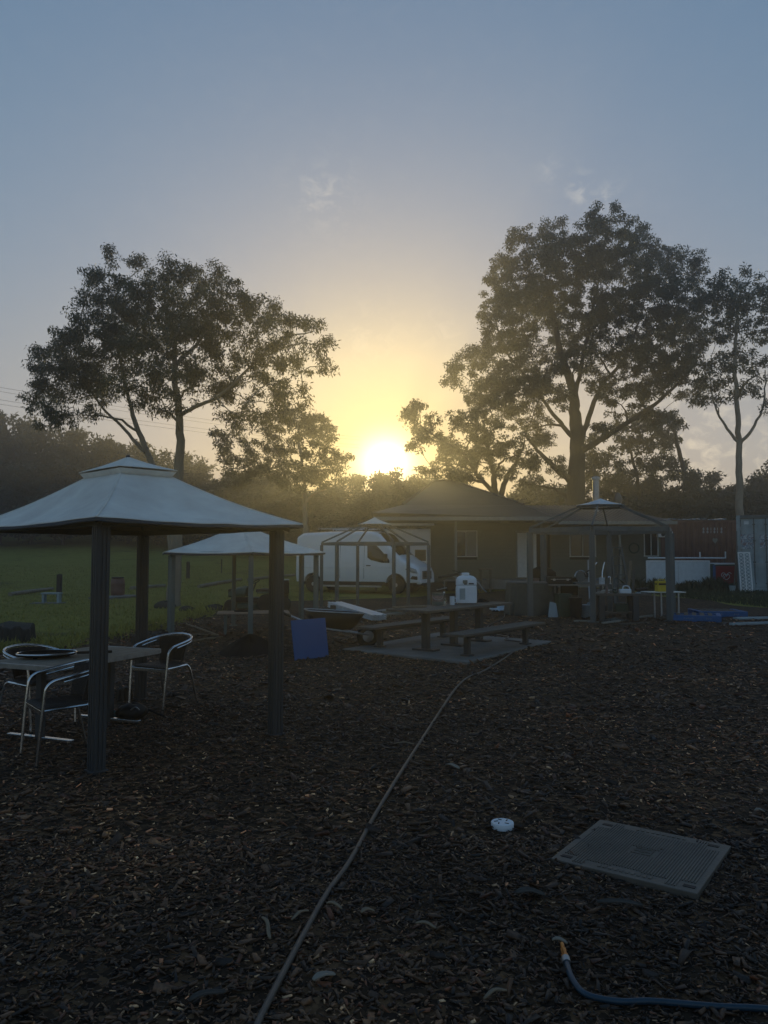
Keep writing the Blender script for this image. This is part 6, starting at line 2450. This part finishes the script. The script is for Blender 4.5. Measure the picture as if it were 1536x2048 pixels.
for (pa, pb, r, lab) in (((262, 1180), (330, 1174), .10, 'long log lying in the grass behind the brown barrel'), ((398, 1176), (482, 1161), .10, 'long pale log lying in the grass left of the mower'), ((20, 1192), (105, 1180), .09, 'dark log lying in the grass at far left'), ((496, 1162), (590, 1152), .09, 'log edging in the grass behind the mower')):
    A, B_ = gp(*pa), gp(*pb)
    A.z, B_.z = gz(A.x, A.y) + .06, gz(B_.x, B_.y) + .06
    tag(MB().tube([A, A.lerp(B_, .4) + Vector((0, .1, .02)), B_], [r, r * .9, r * .75], 9).build('fallen_log', 'bark_pale', smooth=True), lab, 'log', 'logs in the paddock')
# roots and rocks round the foot of the big gum
for i, (px, py, s, lab) in enumerate(((327, 1216, .34, 'large rock at the left foot of the big gum'), (372, 1222, .22, 'small rock at the right foot of the big gum'), (430, 1222, .30, 'dark clump of rock right of the gum trunk'))):
    p = gp(px, py)
    random.seed(40 + i)
    m = MB().grid(lambda u, v: (s * math.sin(math.pi * v) * math.cos(6.283 * u) * (1 + .2 * math.sin(9 * u + i) + .1 * math.sin(5 * v)), s * .8 * math.sin(math.pi * v) * math.sin(6.283 * u), s * .55 * math.cos(math.pi * v) * (1 + .15 * math.sin(12 * u))), 18, 10)
    o = m.build('rock', 'bark_dark', smooth=True)
    o.location = (p.x, p.y, gzp(p.x, p.y) + .02)
    tag(o, lab, 'rock', 'rocks round the gum tree')

# verandah clutter
p = at(972, 1113, 32.4)
t = T('side_table', 'small high table standing by the house wall right of the first window', 'table', (p.x, 32.6, gzp(p.x, 32.6)))
zt = at(972, 1138, 32.6).z - t.location.z
MB().box((0, 0, zt), (.56, .5, .04)).build('top', 'timber', t)
for sx in (-1, 1):
    for sy in (-1, 1):
        MB().box((sx * .2, sy * .18, zt / 2 - .01), (.05, .05, zt - .04)).build('leg', 'plank', t)
p = at(901, 1113, 29.5)
t = T('motorbike', 'dark small motorbike standing between the van and the sprayer', 'motorbike', (p.x, 29.6, gzp(p.x, 29.6)), R(15))
for x in (-.55, .55):
    w = MB().lathe([(.22, -.04), (.29, -.045), (.31, 0), (.29, .045), (.22, .04)], (x, 0, .31), 26, 'y').build('wheel', 'rubber', t, smooth=True)
    MB().lathe([(.03, -.05), (.05, -.012), (.22, -.02), (.22, .02), (.05, .012), (.03, .05)], (x, 0, .31), 18, 'y').build('rim', 'steel', w, smooth=True)
MB().grid(lambda u, v: (-.45 + .75 * u, .14 * math.sin(math.pi * (v - .5)) * (1 - .4 * u), .74 + .12 * u + .07 * math.cos(math.pi * (v - .5))), 10, 8).build('seat', 'black', t, smooth=True, solid=.05)
MB().box((.02, 0, .45), (.42, .26, .36)).build('engine', 'black', t, bevel=.05)
for s in (-1, 1):
    MB().tube([(.55, s * .08, .31), (.36, s * .08, .92)], .02, 8).build('fork', 'steel', t, smooth=True)
    MB().tube([(-.55, s * .09, .31), (.0, s * .09, .42)], .02, 8).build('swing_arm', 'steel', t, smooth=True)
MB().tube(smooth_path([(.22, -.36, 1.02), (.32, -.16, 1.0), (.34, 0, .95), (.32, .16, 1.0), (.22, .36, 1.02)], 4), .016, 8).build('handlebar', 'black', t, smooth=True)
MB().lathe([(.02, 0), (.09, .02), (.09, .07), (.02, .08)], (.42, 0, .86), 14, 'x').build('headlamp', 'steel', t, smooth=True)

# more of the clutter under and beside the tall gazebo
def tin(label, px, d, z, r, h, material, name='paint_tin', cat='tin', lid='steel'):
    t = T(name, label, cat, (at(px, 1113, d).x, d, z + .002))
    MB().lathe([(r * .97, 0), (r, .006), (r, h - .012), (r * 1.04, h - .008), (r * 1.04, h)], (0, 0, 0), 20).build('tin', material, t, smooth=True)
    MB().lathe([(r * .92, h), (r * .9, h + .006), (0, h + .006)], (0, 0, 0), 20).build('lid', lid, t, smooth=True)
    MB().tube(smooth_path([(-r * 1.03, 0, h * .85), (-r * .7, -r * .9, h * .55), (0, -r * 1.15, h * .45), (r * .7, -r * .9, h * .55), (r * 1.03, 0, h * .85)], 4), .004, 5).build('bail', 'steel', t, smooth=True)


tin('white paint tin at the right end of the back workbench', 1203, 20.6, zt1, .075, .17, 'plastic_w')
tin('small green tin beside the spray can', 1228, 19.3, zt2, .05, .12, 'green')
tin('pale bucket with a lid on the ground behind the black bin', 1172, 20.0, .03, .15, .32, 'cont', 'lidded_bucket', 'bucket', 'plastic_w')
tin('dull red fuel tin standing left of the covered barbecue', 1068, 22.0, .03, .14, .95, 'label_red', 'fuel_drum', 'drum', 'black')
p = at(1185, 1113, 19.9)
t = T('gas_bottle', 'stout pale gas bottle under the middle of the back workbench', 'gas bottle', (p.x, 20.0, .03))
MB().lathe([(.12, 0), (.15, .03), (.155, .08), (.155, .30), (.12, .38), (.05, .41), (.03, .43)], (0, 0, 0), 24).build('tank', 'cont', t, smooth=True)
MB().lathe([(.085, .40), (.09, .42), (.09, .49), (.083, .49), (.083, .42)], (0, 0, 0), 20).build('collar', 'steel', t, smooth=True)
MB().tube([(0, 0, .42), (0, 0, .47), (.05, 0, .475)], .014, 8).build('valve', 'brass', t, smooth=True)
p = at(1242, 1113, 19.2)
t = T('milk_crate', 'small open crate on the lower shelf of the middle workbench', 'crate', (p.x, 19.3, .235))
for s in (-1, 1):
    for k in range(4):
        MB().box((s * .15, 0, .02 + .05 * k), (.012, .26, .034)).build('side_slat', 'green', t)
        MB().box((0, s * .13, .02 + .05 * k), (.288, .012, .034)).build('end_slat', 'green', t)
MB().box((0, 0, .006), (.285, .245, .010)).build('base', 'green', t)
for i, (px0, px1, py1, d, lab) in enumerate(((1250, 1262, 1122, 21.6, 'timber length leaning right of the ladder, longest one'), (1262, 1268, 1140, 21.5, 'shorter timber length leaning right of the ladder'), (1178, 1176, 1120, 21.7, 'thin pipe standing behind the mitre saw'))):
    A = at(px0, 1113, d)
    A.z = .03
    B_ = at(px1, py1, d + .5)
    tag(MB().bar(A, B_, .07 if i < 2 else .03, .035).build('leaning_timber', ('timber', 'plank', 'steel')[i], bevel=.003), lab, 'timber')
p = at(1150, 1113, 21.2)
t = T('camp_chair', 'dark folding chair standing behind the back workbench', 'chair', (p.x, 22.0, .03), R(170))
MB().grid(lambda u, v: (-.24 + .48 * u, -.22 + .44 * v, .46 - .05 * math.sin(math.pi * u)), 8, 6).build('seat', 'tarpdk', t, smooth=True, solid=.01)
MB().grid(lambda u, v: (-.24 + .48 * u, .22 + .14 * v, .48 + .50 * v), 8, 6).build('backrest', 'tarpdk', t, smooth=True, solid=.01)
for s in (-1, 1):
    MB().tube([(s * .25, -.26, 0), (s * .25, .24, .48), (s * .25, .37, 1.0)], .012, 8).build('leg', 'steel', t, smooth=True)
    MB().tube([(s * .27, .26, 0), (s * .27, -.24, .48)], .012, 8).build('leg', 'steel', t, smooth=True)
    MB().box((s * .27, 0, .68), (.05, .42, .02)).build('armrest', 'black', t)
for i, (px, py, rx, ry, h, lab) in enumerate(((1192, 1243, .22, .16, .10, 'dark rag heap on the ground by the front left post'), (1232, 1246, .26, .18, .08, 'grey rag heap under the middle workbench'), (1330, 1243, .16, .14, .10, 'small dirt heap by the front right post'))):
    crumple(lab, px, py, rx, ry, h, 60 + i, 'rag_heap', ('tarpdk', 'tarp', 'plank')[i])
    bpy.context.scene.objects['rag_heap' if i == 0 else 'rag_heap.%03d' % i]['category'] = 'rags' if i < 2 else 'dirt heap'
for i, (pa, pb, w, h_, mm, lab) in enumerate((((1205, 1251), (1240, 1247), .06, .04, 'fascia', 'short pale offcut just right of the front left gazebo post'), ((1170, 1236), (1215, 1233), .10, .06, 'plank', 'thick dark offcut lying under the back workbench'), ((1268, 1240), (1305, 1236), .05, .05, 'fascia', 'short pale offcut under the right of the middle workbench'), ((1085, 1242), (1118, 1240), .05, .03, 'plank', 'dark lath lying in front of the tarp stack'))):
    A, B_ = gp(*pa), gp(*pb)
    A.z = B_.z = .06
    tag(MB().bar(A, B_, w, h_).build('timber_offcut', mm, bevel=.003), lab, 'offcut', 'timber offcuts')

# ------------------------------------------------------------------ scattering air, added to imitate the lens glare
bm_ = MB().box((0, 1, 14.8), (460, 226, 32.6))
hz_ = bm_.build('glare_haze', 'black')
m = bpy.data.materials.new('glare_haze')
m.use_nodes = True
n, l = m.node_tree.nodes, m.node_tree.links
n.remove(n['Principled BSDF'])
pv = n.new('ShaderNodeVolumePrincipled')
pv.inputs['Color'].default_value = (.97, .97, .98, 1)
pv.inputs['Density'].default_value = GLARE_HAZE_DENSITY
pv.inputs['Anisotropy'].default_value = GLARE_HAZE_G
l.new(pv.outputs[0], n['Material Output'].inputs['Volume'])
hz_.data.materials.clear()
hz_.data.materials.append(m)
stuff(hz_, 'thin pale veil in the air, added to imitate lens glare', 'glare_haze')
